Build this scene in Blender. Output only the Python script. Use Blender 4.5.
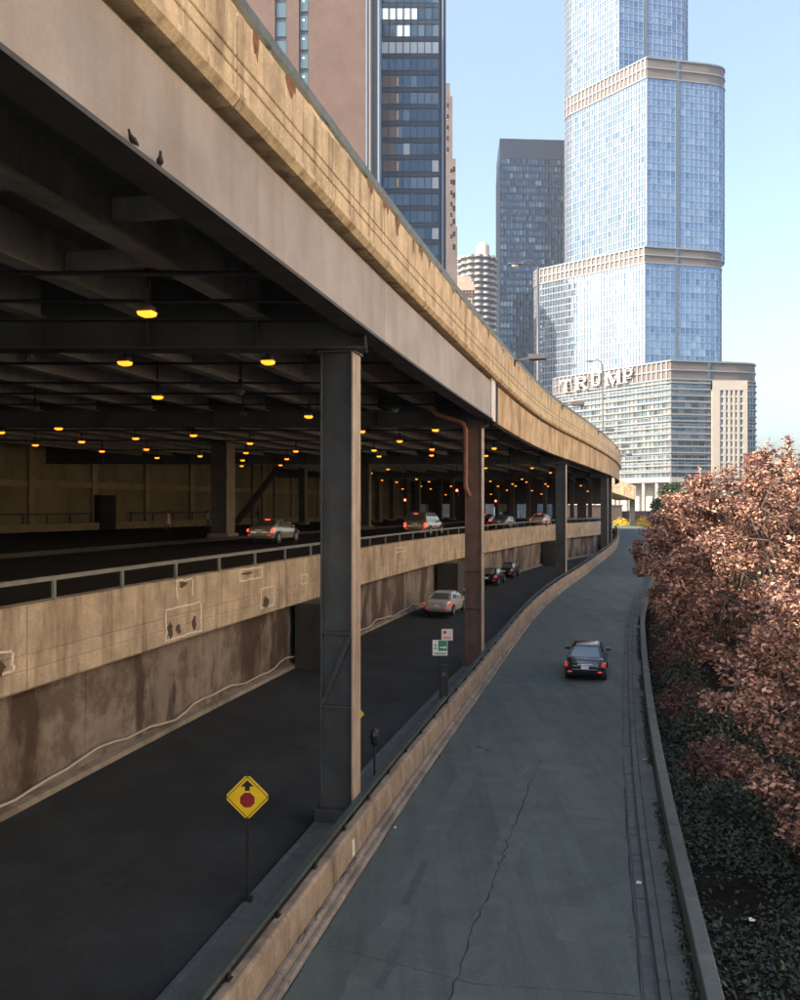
import bpy, bmesh, math, random
import numpy as np
from mathutils import Vector, Matrix
random.seed(7); RNG = np.random.default_rng(7)
for o in list(bpy.data.objects): bpy.data.objects.remove(o)
SC = bpy.context.scene
COL = SC.collection
R = math.radians

# ---------------------------------------------------------------- camera
CZ = 8.0
cam_d = bpy.data.cameras.new("camera"); cam = bpy.data.objects.new("camera", cam_d); COL.objects.link(cam)
cam.location = (0, 0, CZ); cam.rotation_euler = (R(90), 0, 0)
cam_d.sensor_fit = 'VERTICAL'; cam_d.sensor_height = 36.0; cam_d.lens = 32.4
cam_d.shift_y = 0.006; cam_d.clip_start = 0.1; cam_d.clip_end = 20000
SC.camera = cam
# ---------------------------------------------------------------- sky, sun, exposure
SUN_EL, SUN_AZ = 40.0, 243.0           # azimuth clockwise from +Y (the view direction): behind, to the left
w = bpy.data.worlds.new("World"); SC.world = w; w.use_nodes = True
wn = w.node_tree.nodes; wl = w.node_tree.links
bg = wn['Background']; sky = wn.new('ShaderNodeTexSky'); sky.sky_type = 'NISHITA'; sky.sun_disc = False
sky.sun_elevation = R(SUN_EL); sky.sun_rotation = R(SUN_AZ); sky.altitude = 200
sky.air_density = 1.0; sky.dust_density = 5.0; sky.ozone_density = 0.8
wl.new(sky.outputs[0], bg.inputs[0]); bg.inputs[1].default_value = 0.15
sd = bpy.data.lights.new("sun", 'SUN'); sun = bpy.data.objects.new("sun", sd); COL.objects.link(sun)
sd.energy = 5.0; sd.angle = R(0.6); sd.color = (1.0, 0.86, 0.70)
_d = Vector((math.sin(R(SUN_AZ))*math.cos(R(SUN_EL)), math.cos(R(SUN_AZ))*math.cos(R(SUN_EL)), math.sin(R(SUN_EL))))
sun.rotation_euler = _d.to_track_quat('Z', 'Y').to_euler(); sun.location = (-60, -50, 80)
SC.view_settings.view_transform = 'Standard'; SC.view_settings.look = 'None'
SC.view_settings.gamma = 1.0; SC.view_settings.exposure = 1.48; SC.view_settings.use_curve_mapping = False

# ---------------------------------------------------------------- helpers
FP = 900.0
def W(px, py, Y): return Vector(((px-400)/FP*Y, Y, CZ + (506-py)/FP*Y))
def XZ(px, Y): return (px-400)/FP*Y
def ZY(py, Y): return CZ + (506-py)/FP*Y

def pchip(xs, ys):
    xs = np.array(xs, float); ys = np.array(ys, float)
    h = np.diff(xs); d = np.diff(ys)/h
    m = np.empty(len(xs)); m[0] = d[0]; m[-1] = d[-1]
    for i in range(1, len(xs)-1):
        m[i] = (d[i-1]*h[i] + d[i]*h[i-1])/(h[i]+h[i-1])
    def f(x):
        if x <= xs[0]: return ys[0] + m[0]*(x-xs[0])
        if x >= xs[-1]: return ys[-1] + m[-1]*(x-xs[-1])
        i = int(np.searchsorted(xs, x)-1); i = max(0, min(i, len(h)-1)); t = (x-xs[i])/h[i]
        return ((1+2*t)*(1-t)**2*ys[i] + t*(1-t)**2*h[i]*m[i] + t*t*(3-2*t)*ys[i+1] + t*t*(t-1)*h[i]*m[i+1])
    return f
def lin(xs, ys): return lambda x: float(np.interp(x, xs, ys))

F = pchip([0, 14.6, 23.5, 40, 62, 94, 122, 148, 163, 180, 200], [-5.15, -1.95, 0.0, 3.95, 9.75, 20.1, 29.0, 36.3, 39.7, 42.3, 43.5])
RZ = lambda Y: CZ - HR(Y)
HR = pchip([-20, 14, 40, 62, 94, 122, 148, 163, 178, 200], [8.0, 8.0, 7.85, 7.2, 6.6, 6.1, 5.55, 4.8, 4.3, 4.2])
def frame(Y):
    e = 0.05; s = (F(Y+e)-F(Y-e))/(2*e); n = math.hypot(1, s)
    return Vector((s/n, 1/n, 0)), Vector((1/n, -s/n, 0))
def P(o, Y, z=0.0):
    T, n = frame(Y); return Vector((F(Y)+o*n.x, Y+o*n.y, z))
def yfor(px, o):                      # station where the line at offset o crosses picture column px
    lo, hi = 2.0, 140.0
    g = lambda Y: (lambda p: p.x/p.y - (px-400)/FP)(P(o, Y))
    for _ in range(60):
        m = (lo+hi)/2
        if g(m) < 0: lo = m
        else: hi = m
    return (lo+hi)/2
def stations(a, b, step):
    n = max(1, int(math.ceil(abs(b-a)/step))); return [a+(b-a)*i/n for i in range(n+1)]

def fn(v, Y): return v(Y) if callable(v) else v

class MB:
    def __init__(s): s.v = []; s.f = []; s.m = []
    def add(s, vs, fs, mi=0):
        b = len(s.v); s.v += [tuple(v) for v in vs]
        for f in fs: s.f.append(tuple(b+i for i in f)); s.m.append(mi)
        return s
    def box(s, x0, x1, y0, y1, z0, z1, mi=0):
        return s.add([(x0,y0,z0),(x1,y0,z0),(x1,y1,z0),(x0,y1,z0),(x0,y0,z1),(x1,y0,z1),(x1,y1,z1),(x0,y1,z1)],
              [(0,3,2,1),(4,5,6,7),(0,1,5,4),(1,2,6,5),(2,3,7,6),(3,0,4,7)], mi)
    def obox(s, c, ax, ay, az, mi=0):          # centre + three half vectors
        c = Vector(c); ax, ay, az = Vector(ax), Vector(ay), Vector(az); vs = []
        for k in (-1, 1):
            for i, j in ((-1,-1),(1,-1),(1,1),(-1,1)): vs.append(c+ax*i+ay*j+az*k)
        return s.add(vs, [(0,3,2,1),(4,5,6,7),(0,1,5,4),(1,2,6,5),(2,3,7,6),(3,0,4,7)], mi)
    def bar(s, a, b, w, h, up=(0,0,1), mi=0):
        a, b = Vector(a), Vector(b); t = (b-a); L = t.length; t.normalize()
        u = Vector(up); sx = t.cross(u)
        if sx.length < 1e-4: sx = t.cross(Vector((1,0,0)))
        sx.normalize(); uz = sx.cross(t)
        return s.obox((a+b)/2, sx*w/2, t*L/2, uz*h/2, mi)
    def tube(s, pts, r, n=8, mi=0, cap=True):
        pts = [Vector(p) for p in pts]; rs = r if isinstance(r, (list, tuple)) else [r]*len(pts); rings = []
        prev = None
        for i, p in enumerate(pts):
            t = (pts[min(i+1, len(pts)-1)] - pts[max(i-1, 0)]).normalized()
            if prev is None:
                a = t.cross(Vector((0,0,1)));
                if a.length < 1e-3: a = t.cross(Vector((1,0,0)))
            else: a = prev - t*prev.dot(t)
            a.normalize(); prev = a; b = t.cross(a)
            rings.append([p + (a*math.cos(2*math.pi*k/n) + b*math.sin(2*math.pi*k/n))*rs[i] for k in range(n)])
        vs = [q for rg in rings for q in rg]; fs = []
        for i in range(len(rings)-1):
            for k in range(n): fs.append((i*n+k, i*n+(k+1)%n, (i+1)*n+(k+1)%n, (i+1)*n+k))
        if cap: fs.append(tuple(range(n-1, -1, -1))); fs.append(tuple((len(rings)-1)*n+k for k in range(n)))
        return s.add(vs, fs, mi)
    def loft(s, rings, mi=0, cap=True, closed=True):
        n = len(rings[0]); vs = [q for rg in rings for q in rg]; fs = []
        for i in range(len(rings)-1):
            for k in range(n if closed else n-1): fs.append((i*n+k, i*n+(k+1)%n, (i+1)*n+(k+1)%n, (i+1)*n+k))
        if cap: fs.append(tuple(range(n-1, -1, -1))); fs.append(tuple((len(rings)-1)*n+k for k in range(n)))
        return s.add(vs, fs, mi)
    def sweep(s, prof, Ys, mi=0, cap=True):    # closed profile of (offset, z), each a number or a function of the station
        rings = [[P(fn(o, Y), Y, fn(z, Y)) for o, z in prof] for Y in Ys]
        return s.loft(rings, mi, cap)
    def prism(s, poly, o, u, v, n, d, mi=0):   # polygon (a,b) on plane o+u*a+v*b, extruded n*d
        o, u, v, n = Vector(o), Vector(u), Vector(v), Vector(n); k = len(poly)
        vs = [o+u*a+v*b for a, b in poly] + [o+u*a+v*b+n*d for a, b in poly]
        fs = [tuple(range(k-1, -1, -1)), tuple(range(k, 2*k))] + [(i, (i+1)%k, k+(i+1)%k, k+i) for i in range(k)]
        return s.add(vs, fs, mi)
    def ribbon(s, pts, wdt, mi=0, zup=True):
        pts = [Vector(p) for p in pts]; vs = []; fs = []
        ws = wdt if isinstance(wdt, (list, tuple)) else [wdt]*len(pts)
        for i, p in enumerate(pts):
            t = (pts[min(i+1, len(pts)-1)] - pts[max(i-1, 0)]).normalized(); a = t.cross(Vector((0,0,1))).normalized()
            vs += [p-a*ws[i]/2, p+a*ws[i]/2]
        for i in range(len(pts)-1): fs.append((2*i, 2*i+1, 2*i+3, 2*i+2))
        return s.add(vs, fs, mi)
    def build(s, name, mats, parent=None, world=False, smooth=False, fix=True):
        me = bpy.data.meshes.new(name)
        vs = s.v
        if world and parent is not None:
            L = Vector((0,0,0)); q = parent
            while q is not None: L = L + Vector(q.location); q = q.parent
            vs = [(x-L.x, y-L.y, z-L.z) for x, y, z in vs]
        me.from_pydata(vs, [], s.f)
        if not isinstance(mats, (list, tuple)): mats = [mats]
        for m in mats: me.materials.append(m)
        if len(mats) > 1: me.polygons.foreach_set('material_index', s.m)
        if fix:
            bm = bmesh.new(); bm.from_mesh(me); bmesh.ops.recalc_face_normals(bm, faces=bm.faces); bm.to_mesh(me); bm.free()
        if smooth: me.polygons.foreach_set('use_smooth', [True]*len(me.polygons))
        o = bpy.data.objects.new(name, me); COL.objects.link(o)
        if parent is not None: o.parent = parent
        return o
def shade(o, ang=35):
    me = o.data; me.polygons.foreach_set('use_smooth', [True]*len(me.polygons))
    try: me.set_sharp_from_angle(angle=R(ang))
    except Exception: pass
    return o
def bevel(o, wd=0.02, seg=1):
    m = o.modifiers.new('bevel', 'BEVEL'); m.width = wd; m.segments = seg; m.limit_method = 'ANGLE'; m.angle_limit = R(50); return o
def thing(name, label, cat, loc=(0,0,0), rotz=0, group=None):
    o = bpy.data.objects.new(name, None); COL.objects.link(o); o.empty_display_size = 0.3
    o.location = loc; o.rotation_euler = (0,0,rotz); return tag(o, label, cat, group)
def tag(o, label, cat, group=None):
    o['label'] = label; o['category'] = cat
    if group: o['group'] = group
    return o
def struct(o): o['kind'] = 'structure'; return o
def stuff(o): o['kind'] = 'stuff'; return o
def dup(o, parent=None, loc=None, rotz=None):
    c = o.copy(); COL.objects.link(c)
    if parent is not None: c.parent = parent
    if loc is not None: c.location = loc
    if rotz is not None: c.rotation_euler = (0,0,rotz)
    for ch in list(o.children): dup(ch, c)
    return c

# ---------------------------------------------------------------- materials
def srgb(r, g, b):
    f = lambda c: (c/255/12.92 if c/255 <= .04045 else ((c/255+.055)/1.055)**2.4); return (f(r), f(g), f(b))
MATS = {}
def mat(name, base, rough=.7, metal=0.0, var=0.0, vscale=1.0, streak=0.0, scol=(.06,.04,.025), sscale=(2.2,2.2,.22), sthr=(.48,.66),
        bump=0.0, bscale=40.0, fine=0.0, emis=None, estr=0.0, island=0.0, spec=.5, coat=0.0, trans=0.0, blot=0.0, bcol=(.1,.08,.06), bthr=(.5,.6), bsc=.7, bricks=None, vcol=None):
    if name in MATS: return MATS[name]
    m = bpy.data.materials.new(name); m.use_nodes = True; N = m.node_tree.nodes; L = m.node_tree.links; b = N['Principled BSDF']
    b.inputs['Roughness'].default_value = rough; b.inputs['Metallic'].default_value = metal
    b.inputs['Specular IOR Level'].default_value = spec; b.inputs['Coat Weight'].default_value = coat
    geo = N.new('ShaderNodeNewGeometry'); pos = geo.outputs['Position']
    rgb = N.new('ShaderNodeRGB'); rgb.outputs[0].default_value = (*base, 1); cur = rgb.outputs[0]
    def mixc(fac, a, c, typ='MIX'):
        x = N.new('ShaderNodeMix'); x.data_type = 'RGBA'; x.blend_type = typ
        if hasattr(fac, 'default_value') or not isinstance(fac, float): L.new(fac, x.inputs[0])
        else: x.inputs[0].default_value = fac
        L.new(a, x.inputs[6])
        if isinstance(c, tuple): x.inputs[7].default_value = (*c, 1)
        else: L.new(c, x.inputs[7])
        return x.outputs[2]
    def noise(scale, detail=6, vec=None, rgh=.6):
        n = N.new('ShaderNodeTexNoise'); n.inputs['Scale'].default_value = scale; n.inputs['Detail'].default_value = detail; n.inputs['Roughness'].default_value = rgh
        L.new(vec if vec is not None else pos, n.inputs['Vector']); return n.outputs['Fac']
    def mrange(v, a, c, d0=0., d1=1.):
        r = N.new('ShaderNodeMapRange'); r.inputs[1].default_value = a; r.inputs[2].default_value = c; r.inputs[3].default_value = d0; r.inputs[4].default_value = d1
        L.new(v, r.inputs[0]); return r.outputs[0]
    def scaled(sc):
        x = N.new('ShaderNodeVectorMath'); x.operation = 'MULTIPLY'; L.new(pos, x.inputs[0]); x.inputs[1].default_value = sc; return x.outputs[0]
    def mul(v, k):
        x = N.new('ShaderNodeMath'); x.operation = 'MULTIPLY'; L.new(v, x.inputs[0])
        if isinstance(k, float): x.inputs[1].default_value = k
        else: L.new(k, x.inputs[1])
        return x.outputs[0]
    if bricks:
        bt = N.new('ShaderNodeTexBrick'); bt.inputs['Scale'].default_value = bricks[0]; bt.inputs['Mortar Size'].default_value = .02
        sx = N.new('ShaderNodeSeparateXYZ'); L.new(pos, sx.inputs[0]); cx = N.new('ShaderNodeCombineXYZ'); L.new(sx.outputs[0], cx.inputs[0]); L.new(sx.outputs[2], cx.inputs[1])
        L.new(cx.outputs[0], bt.inputs['Vector']); bt.inputs['Color1'].default_value = (*base,1); bt.inputs['Color2'].default_value = (*[c*.82 for c in base],1); bt.inputs['Mortar'].default_value = (*bricks[1],1)
        cur = bt.outputs[0]
    if island > 0:
        v = mrange(geo.outputs['Random Per Island'], 0, 1, 1-island, 1+island)
        cx = N.new('ShaderNodeCombineColor'); [L.new(v, cx.inputs[i]) for i in range(3)]
        cur = mixc(1.0, cur, cx.outputs[0], 'MULTIPLY')
        if vcol: cur = mixc(mrange(geo.outputs['Random Per Island'], .28, .8), cur, vcol)
    if var > 0:
        v = mrange(noise(vscale, 8), .25, .75, 1-var, 1+var)
        cx = N.new('ShaderNodeCombineColor'); [L.new(v, cx.inputs[i]) for i in range(3)]
        cur = mixc(1.0, cur, cx.outputs[0], 'MULTIPLY')
    if fine > 0:
        v = mrange(noise(17, 7, None, .72), .3, .7, 1-fine, 1+fine)
        cx = N.new('ShaderNodeCombineColor'); [L.new(v, cx.inputs[i]) for i in range(3)]
        cur = mixc(1.0, cur, cx.outputs[0], 'MULTIPLY')
    if blot > 0: cur = mixc(mul(mrange(noise(bsc, 9, None, .68), bthr[0], bthr[1]), float(blot)), cur, bcol)
    if streak > 0: cur = mixc(mul(mrange(noise(1.0, 7, scaled(sscale), .62), sthr[0], sthr[1]), float(streak)), cur, scol)
    L.new(cur, b.inputs['Base Color'])
    if bump > 0:
        bp = N.new('ShaderNodeBump'); bp.inputs['Strength'].default_value = bump; bp.inputs['Distance'].default_value = .03
        L.new(noise(bscale, 4), bp.inputs['Height']); L.new(bp.outputs[0], b.inputs['Normal'])
    if rough > .3 and var > 0: L.new(mrange(noise(vscale*2.3, 5), .3, .7, max(.05, rough-.1), min(1, rough+.1)), b.inputs['Roughness'])
    if emis: b.inputs['Emission Color'].default_value = (*emis, 1); b.inputs['Emission Strength'].default_value = estr
    if trans > 0:
        tr = N.new('ShaderNodeBsdfTranslucent'); L.new(cur, tr.inputs[0]); ms = N.new('ShaderNodeMixShader'); ms.inputs[0].default_value = trans
        L.new(b.outputs[0], ms.inputs[1]); L.new(tr.outputs[0], ms.inputs[2]); L.new(ms.outputs[0], N['Material Output'].inputs[0])
    MATS[name] = m; return m

STAIN = (.05, .032, .018); RUST = (.16, .055, .02)
m_conc = mat('parapet_concrete', (.53,.415,.27), .88, var=.34, vscale=1.3, streak=.75, scol=(.12,.065,.03), sscale=(2.6,2.6,.28), sthr=(.5,.68), bump=.5, bscale=14, fine=.22, blot=.5, bcol=(.27,.19,.115), bthr=(.5,.66), bsc=1.1)
m_fascia = mat('fascia_concrete', (.50,.37,.225), .88, var=.36, vscale=1.0, streak=.8, scol=(.17,.085,.035), sscale=(.42,.42,.14), sthr=(.44,.66), bump=.4, bscale=12, fine=.28, blot=.4, bcol=(.3,.22,.14), bsc=.8)
m_conc_mid = mat('mid_parapet_concrete', (.43,.345,.25), .9, var=.34, vscale=1.1, streak=.6, scol=(.15,.10,.06), sscale=(1.8,1.8,.3), bump=.5, bscale=12, fine=.22, blot=.45, bcol=(.25,.19,.13), bthr=(.5,.66), bsc=.9)
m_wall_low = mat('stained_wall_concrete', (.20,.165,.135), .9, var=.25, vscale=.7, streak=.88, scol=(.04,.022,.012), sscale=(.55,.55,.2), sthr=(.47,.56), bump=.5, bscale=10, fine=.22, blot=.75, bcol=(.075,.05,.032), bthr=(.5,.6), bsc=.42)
m_ramp_wall = mat('ramp_wall_concrete', (.26,.20,.14), .9, var=.42, vscale=1.8, streak=.5, scol=(.09,.06,.04), bump=.35, bscale=20, fine=.18)
m_curb = mat('curb_concrete', (.25,.21,.165), .92, var=.3, vscale=2, bump=.4, bscale=18, fine=.2, blot=.5, bcol=(.08,.065,.05))
m_girder = mat('painted_girder_steel', (.275,.24,.215), .58, var=.26, vscale=.5, streak=.45, scol=(.17,.12,.09), sscale=(1.6,1.6,.10), sthr=(.5,.72), bump=.12, bscale=3, fine=.09, blot=.4, bcol=(.165,.15,.145), bsc=.3, bthr=(.46,.7))
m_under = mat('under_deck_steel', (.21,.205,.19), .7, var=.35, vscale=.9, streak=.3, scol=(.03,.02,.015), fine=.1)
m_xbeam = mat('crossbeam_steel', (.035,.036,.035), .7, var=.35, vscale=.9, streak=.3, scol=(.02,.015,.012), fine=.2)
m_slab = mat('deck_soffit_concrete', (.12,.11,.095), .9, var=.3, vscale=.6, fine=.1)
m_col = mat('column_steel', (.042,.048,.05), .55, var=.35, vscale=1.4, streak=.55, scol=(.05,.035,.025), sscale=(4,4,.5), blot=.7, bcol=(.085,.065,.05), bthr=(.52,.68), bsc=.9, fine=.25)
m_colface = mat('column_flange_lit', (.34,.26,.195), .6, var=.25, vscale=1.6, streak=.55, scol=(.1,.06,.04), sscale=(5,5,.3), fine=.1)  # lighter tone paints the side light onto the ramp-facing flange
m_colrust = mat('rusty_column_steel', (.13,.075,.05), .75, var=.4, vscale=1.6, streak=.6, scol=(.2,.09,.04), sscale=(4,4,.4), fine=.15)
m_rust = mat('rusty_pipe', (.24,.10,.06), .75, var=.4, vscale=3, fine=.15)
m_rail = mat('dark_green_rail_paint', (.04,.062,.058), .5, var=.3, vscale=3, fine=.1, blot=.3, bcol=(.12,.07,.04))
m_railmid = mat('grey_green_rail_paint', (.16,.165,.15), .5, var=.25, vscale=3, fine=.1)
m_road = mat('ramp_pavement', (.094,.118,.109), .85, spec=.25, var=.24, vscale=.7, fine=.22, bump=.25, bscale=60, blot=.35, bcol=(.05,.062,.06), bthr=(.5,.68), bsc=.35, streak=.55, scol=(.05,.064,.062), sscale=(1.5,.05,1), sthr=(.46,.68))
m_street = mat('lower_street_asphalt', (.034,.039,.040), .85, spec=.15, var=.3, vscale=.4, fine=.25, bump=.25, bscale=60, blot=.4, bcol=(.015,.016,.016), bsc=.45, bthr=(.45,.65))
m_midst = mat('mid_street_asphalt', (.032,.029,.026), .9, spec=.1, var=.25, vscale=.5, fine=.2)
m_walk = mat('sidewalk_concrete', (.085,.095,.088), .9, var=.25, vscale=1.2, fine=.2, bump=.3, blot=.4, bcol=(.04,.047,.043))
m_gutter = mat('gutter_stone', (.075,.09,.085), .9, var=.3, vscale=2.2, fine=.25, bump=.4, bscale=15)
m_crack = mat('crack_tar', (.018,.02,.021), .9)
m_tar = mat('tyre_mark', (.058,.073,.071), .8, var=.3, vscale=3)
m_soil = mat('dark_soil', (.012,.012,.011), 1.0, spec=0.0, var=.4, vscale=1.5, fine=.4, bump=.5, bscale=12)
m_ground = mat('city_ground', (.09,.095,.085), .9, var=.3, vscale=.02)
m_black = mat('black_metal', (.012,.012,.013), .5)
m_dark = mat('dark_gap', (.008,.008,.009), .9)
m_lens = mat('sodium_lens', (.9,.5,.1), .3, emis=(1.0,.27,.015), estr=1.1)
m_lens2 = mat('sodium_lens_soft', (.9,.6,.2), .3, emis=(1.0,.55,.14), estr=8)
m_fix = mat('lamp_housing', (.10,.095,.085), .5, metal=.4)
m_red_l = mat('red_lamp', (.5,.02,.01), .3, emis=(1,.05,.02), estr=9)
m_white = mat('white_paint', (.75,.73,.68), .6, var=.1, vscale=6)
m_chalk = mat('chalk_mark', (.66,.60,.52), .95, var=.3, vscale=12)
m_yellow = mat('sign_yellow', (.85,.55,.012), .45, var=.08, vscale=4)
m_signred = mat('sign_red', (.28,.012,.018), .45)
m_signgreen = mat('sign_green', (.02,.20,.10), .45)
# ================================================================ THE SETTING: grounds and roads
g = MB(); S_ = 9000
g.add([(-S_,-S_,-1.3),(S_,-S_,-1.3),(S_,S_,-1.3),(-S_,S_,-1.3)], [(0,1,2,3)])
struct(g.build('ground', m_ground))
YS = stations(-14, 196, 3)
ramp = struct(MB().sweep([(-.3, lambda Y: RZ(Y)-.5), (-.3, RZ), (5.75, RZ), (5.75, lambda Y: RZ(Y)-.5)], YS).build('ramp_road', m_road))
# gutter stones, kerb and strip on the right of the ramp
gut = struct(MB().sweep([(5.752, lambda Y: RZ(Y)-.5), (5.752, lambda Y: RZ(Y)-.03), (6.02, lambda Y: RZ(Y)-.03), (6.02, lambda Y: RZ(Y)-.5)], YS).build('gutter', m_tar))
y = 6.0
while y < 75:
    L_ = random.uniform(1.2, 2.6) if random.random() < .7 else random.uniform(.35, .6)
    dz = random.uniform(-.03, .012)
    b = MB().sweep([(5.765, lambda Y: RZ(Y)-.2), (5.765+random.uniform(0,.05), lambda Y: RZ(Y)-.004+dz), (6.0-random.uniform(0,.04), lambda Y: RZ(Y)-.004+dz), (6.0, lambda Y: RZ(Y)-.2)], [y+.03, y+L_-.03])
    bevel(b.build('gutter_stone', m_gutter, gut), .012); y += L_
walk = struct(MB().sweep([(6.022, lambda Y: RZ(Y)-.5), (6.022, lambda Y: RZ(Y)+.03), (6.62, lambda Y: RZ(Y)+.03), (6.62, lambda Y: RZ(Y)-.5)], YS).build('kerb_walk', m_tar))
y = 4.0
while y < 110:
    L_ = random.uniform(2.6, 3.4)
    for a, c, h in ((6.025, 6.19, .10), (6.2, 6.6, .095)):
        b = MB().sweep([(a, lambda Y: RZ(Y)-.2), (a, lambda Y: RZ(Y)+h), (c, lambda Y: RZ(Y)+h), (c, lambda Y: RZ(Y)-.2)], [y+.012, y+L_/2, y+L_-.012])
        bevel(b.build('kerb_slab', m_gutter if a < 6.1 else m_walk, walk), .015)
    y += L_
# lower street: slightly crowned towards the retaining wall, pinching where the decks converge
MO = pchip([-20, 79, 96, 108, 118, 128, 150, 200], [-7.4, -7.4, -7.0, -6.2, -4.8, -2.9, -1.6, -1.5])   # offset of the mid-level parapet face
LZR, LZL = .42, 1.05
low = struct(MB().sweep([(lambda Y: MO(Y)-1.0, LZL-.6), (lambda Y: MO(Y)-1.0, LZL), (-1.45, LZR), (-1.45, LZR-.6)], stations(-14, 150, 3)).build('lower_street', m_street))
sw = struct(MB().sweep([(-1.5, LZR-.5), (-1.5, LZR+.06), (-.3, LZR+.06), (-.3, LZR-.5)], stations(-14, 136, 3)).build('median_sidewalk', m_crack))
y = -2.0
while y < 90:
    b = MB().sweep([(-1.5, LZR), (-1.5, LZR+.13), (-1.36, LZR+.13), (-1.36, LZR)], [y+.01, y+2.99]); bevel(b.build('kerb_stone', m_gutter, sw), .02)
    b = MB().sweep([(-1.35, LZR), (-1.35, LZR+.12), (-.56, LZR+.12), (-.56, LZR)], [y+.01, y+2.99]); bevel(b.build('paving_slab', m_walk, sw), .01)
    y += 3
# soil bank right of the ramp
struct(MB().sweep([(6.6, lambda Y: RZ(Y)-1.2), (6.6, lambda Y: RZ(Y)-.25), (9, lambda Y: RZ(Y)-.35), (40, lambda Y: RZ(Y)-.7), (40, lambda Y: RZ(Y)-1.25)], stations(-14, 190, 6)).build('planting_bed', m_soil))
# road wear on the ramp
def crack(par, pts, wd, z=.004, m=m_crack, jit=.05, n=14, name='crack', zf=None):
    out = []; zf = zf or RZ
    for i in range(len(pts)-1):
        for k in range(n):
            t = k/n; o = pts[i][0]*(1-t)+pts[i+1][0]*t; Y = pts[i][1]*(1-t)+pts[i+1][1]*t
            out.append(P(o+random.gauss(0, jit), Y, 0))
    out.append(P(*pts[-1], 0)); res = []
    for p in out: res.append(Vector((p.x, p.y, zf(p.y)+z)))
    b = MB(); b.ribbon(res, [wd*random.uniform(.35, 1.3) for _ in res]); return b.build(name, m, par, fix=False)
crack(ramp, [(0.1,34.5),(2.5,33.6),(5.7,33.4)], .05)
crack(ramp, [(0.2,42),(1.5,41.2),(3.4,40.4)], .16, m=m_crack)
crack(ramp, [(4.7,39.8),(5.7,39.6)], .13)
crack(ramp, [(3.1,26.5),(3.0,22.5),(2.9,20.6)], .035, jit=.035)
crack(ramp, [(2.9,20.6),(2.75,17.5),(2.6,13.2)], .03, jit=.03)
crack(ramp, [(3.1,26.5),(3.3,31),(3.2,38)], .02, jit=.03)
crack(ramp, [(.2,16.4),(3,15.7),(5.7,15.9)], .018, jit=.03)
crack(ramp, [(.1,24),(2.8,24.4),(5.7,23.9)], .018, jit=.03)
crack(ramp, [(.1,52),(5.7,51)], .05); crack(ramp, [(.1,66),(5.7,65)], .07)
crack(ramp, [(1.6,36.4),(2.4,35.8)], .12, jit=.12); crack(ramp, [(1.0,30.2),(1.5,29.6)], .08, jit=.1)
def strip(par, o0, o1, ya, yb, m, z, name='patch', zf=None, n=10, jit=.015):
    b = MB(); vs = []; zf = zf or RZ
    for i in range(n+1):
        Y = ya+(yb-ya)*i/n
        for o in (o0, o1):
            p = P(o+random.gauss(0, jit), Y); vs.append((p.x, p.y, zf(p.y)+z))
    b.add(vs, [(2*i, 2*i+1, 2*i+3, 2*i+2) for i in range(n)]); return b.build(name, m, par, fix=False)
strip(ramp, 1.18, 1.36, 18.3, 20.6, m_tar, .005, 'tyre_mark'); strip(ramp, 1.42, 1.58, 15.2, 16.6, m_tar, .005, 'tyre_mark')
m_trk = mat('worn_wheel_track', (.080,.102,.094), .8, var=.25, vscale=.9, fine=.22, bump=.25, bscale=60)
for o0, o1 in ((.95,1.45),(2.75,3.35)): strip(ramp, o0, o1, 5, 120, m_trk, .0025, 'wheel_track', n=300, jit=.05)
for o0, o1, ya, yb in ((3.9,5.3,27,30.2),(.5,2.2,45.5,49),(2.4,4.4,56,60),(4.3,5.6,17.5,18.9)): strip(ramp, o0, o1, ya, yb, m_trk, .0035, 'asphalt_patch', n=12, jit=.03)
crack(ramp, [(5.74,10),(5.74,40),(5.75,70)], .04, jit=.012, n=40)
crack(ramp, [(.03,10),(.03,40),(.03,80)], .05, jit=.02, n=60)
lzf = lambda o: (LZL+(LZR-LZL)*((o+8.4)/(8.4-1.45)))
def lowcrack(pts, wd, jit=.04, name='crack', m=m_crack):
    out = []
    for i in range(len(pts)-1):
        for k in range(16):
            t = k/16; o = pts[i][0]*(1-t)+pts[i+1][0]*t + random.gauss(0, jit); Y = pts[i][1]*(1-t)+pts[i+1][1]*t
            q = P(o, Y); out.append((q.x, q.y, lzf(o)+.006))
    b = MB(); b.ribbon(out, wd); return b.build(name, m, low, fix=False)
lowcrack([(-4.3,12),(-4.25,22),(-4.2,34),(-4.1,46)], .03); lowcrack([(-1.56,10),(-1.56,50)], .05, .01); lowcrack([(-5.0,21),(-3.2,20.5)], .02)
def blob(par, o, Y, rx, ry, zf, m, name):
    vs = []; n = 18
    for k in range(n):
        a = 2*math.pi*k/n; r = random.uniform(.75, 1.1); q = P(o+rx*r*math.cos(a), Y+ry*r*math.sin(a)); vs.append((q.x, q.y, zf(o+rx*r*math.cos(a))))
    b = MB(); b.add(vs, [tuple(range(n))]); return b.build(name, m, par, fix=False)
blob(low, -3.1, 17.0, .28, .3, lambda o: lzf(o)+.005, m_crack, 'oil_stain'); blob(low, -3.3, 14.0, .13, .2, lambda o: lzf(o)+.005, m_crack, 'oil_stain'); blob(low, -2.0, 24.3, .12, .2, lambda o: lzf(o)+.005, m_crack, 'oil_stain')

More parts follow.
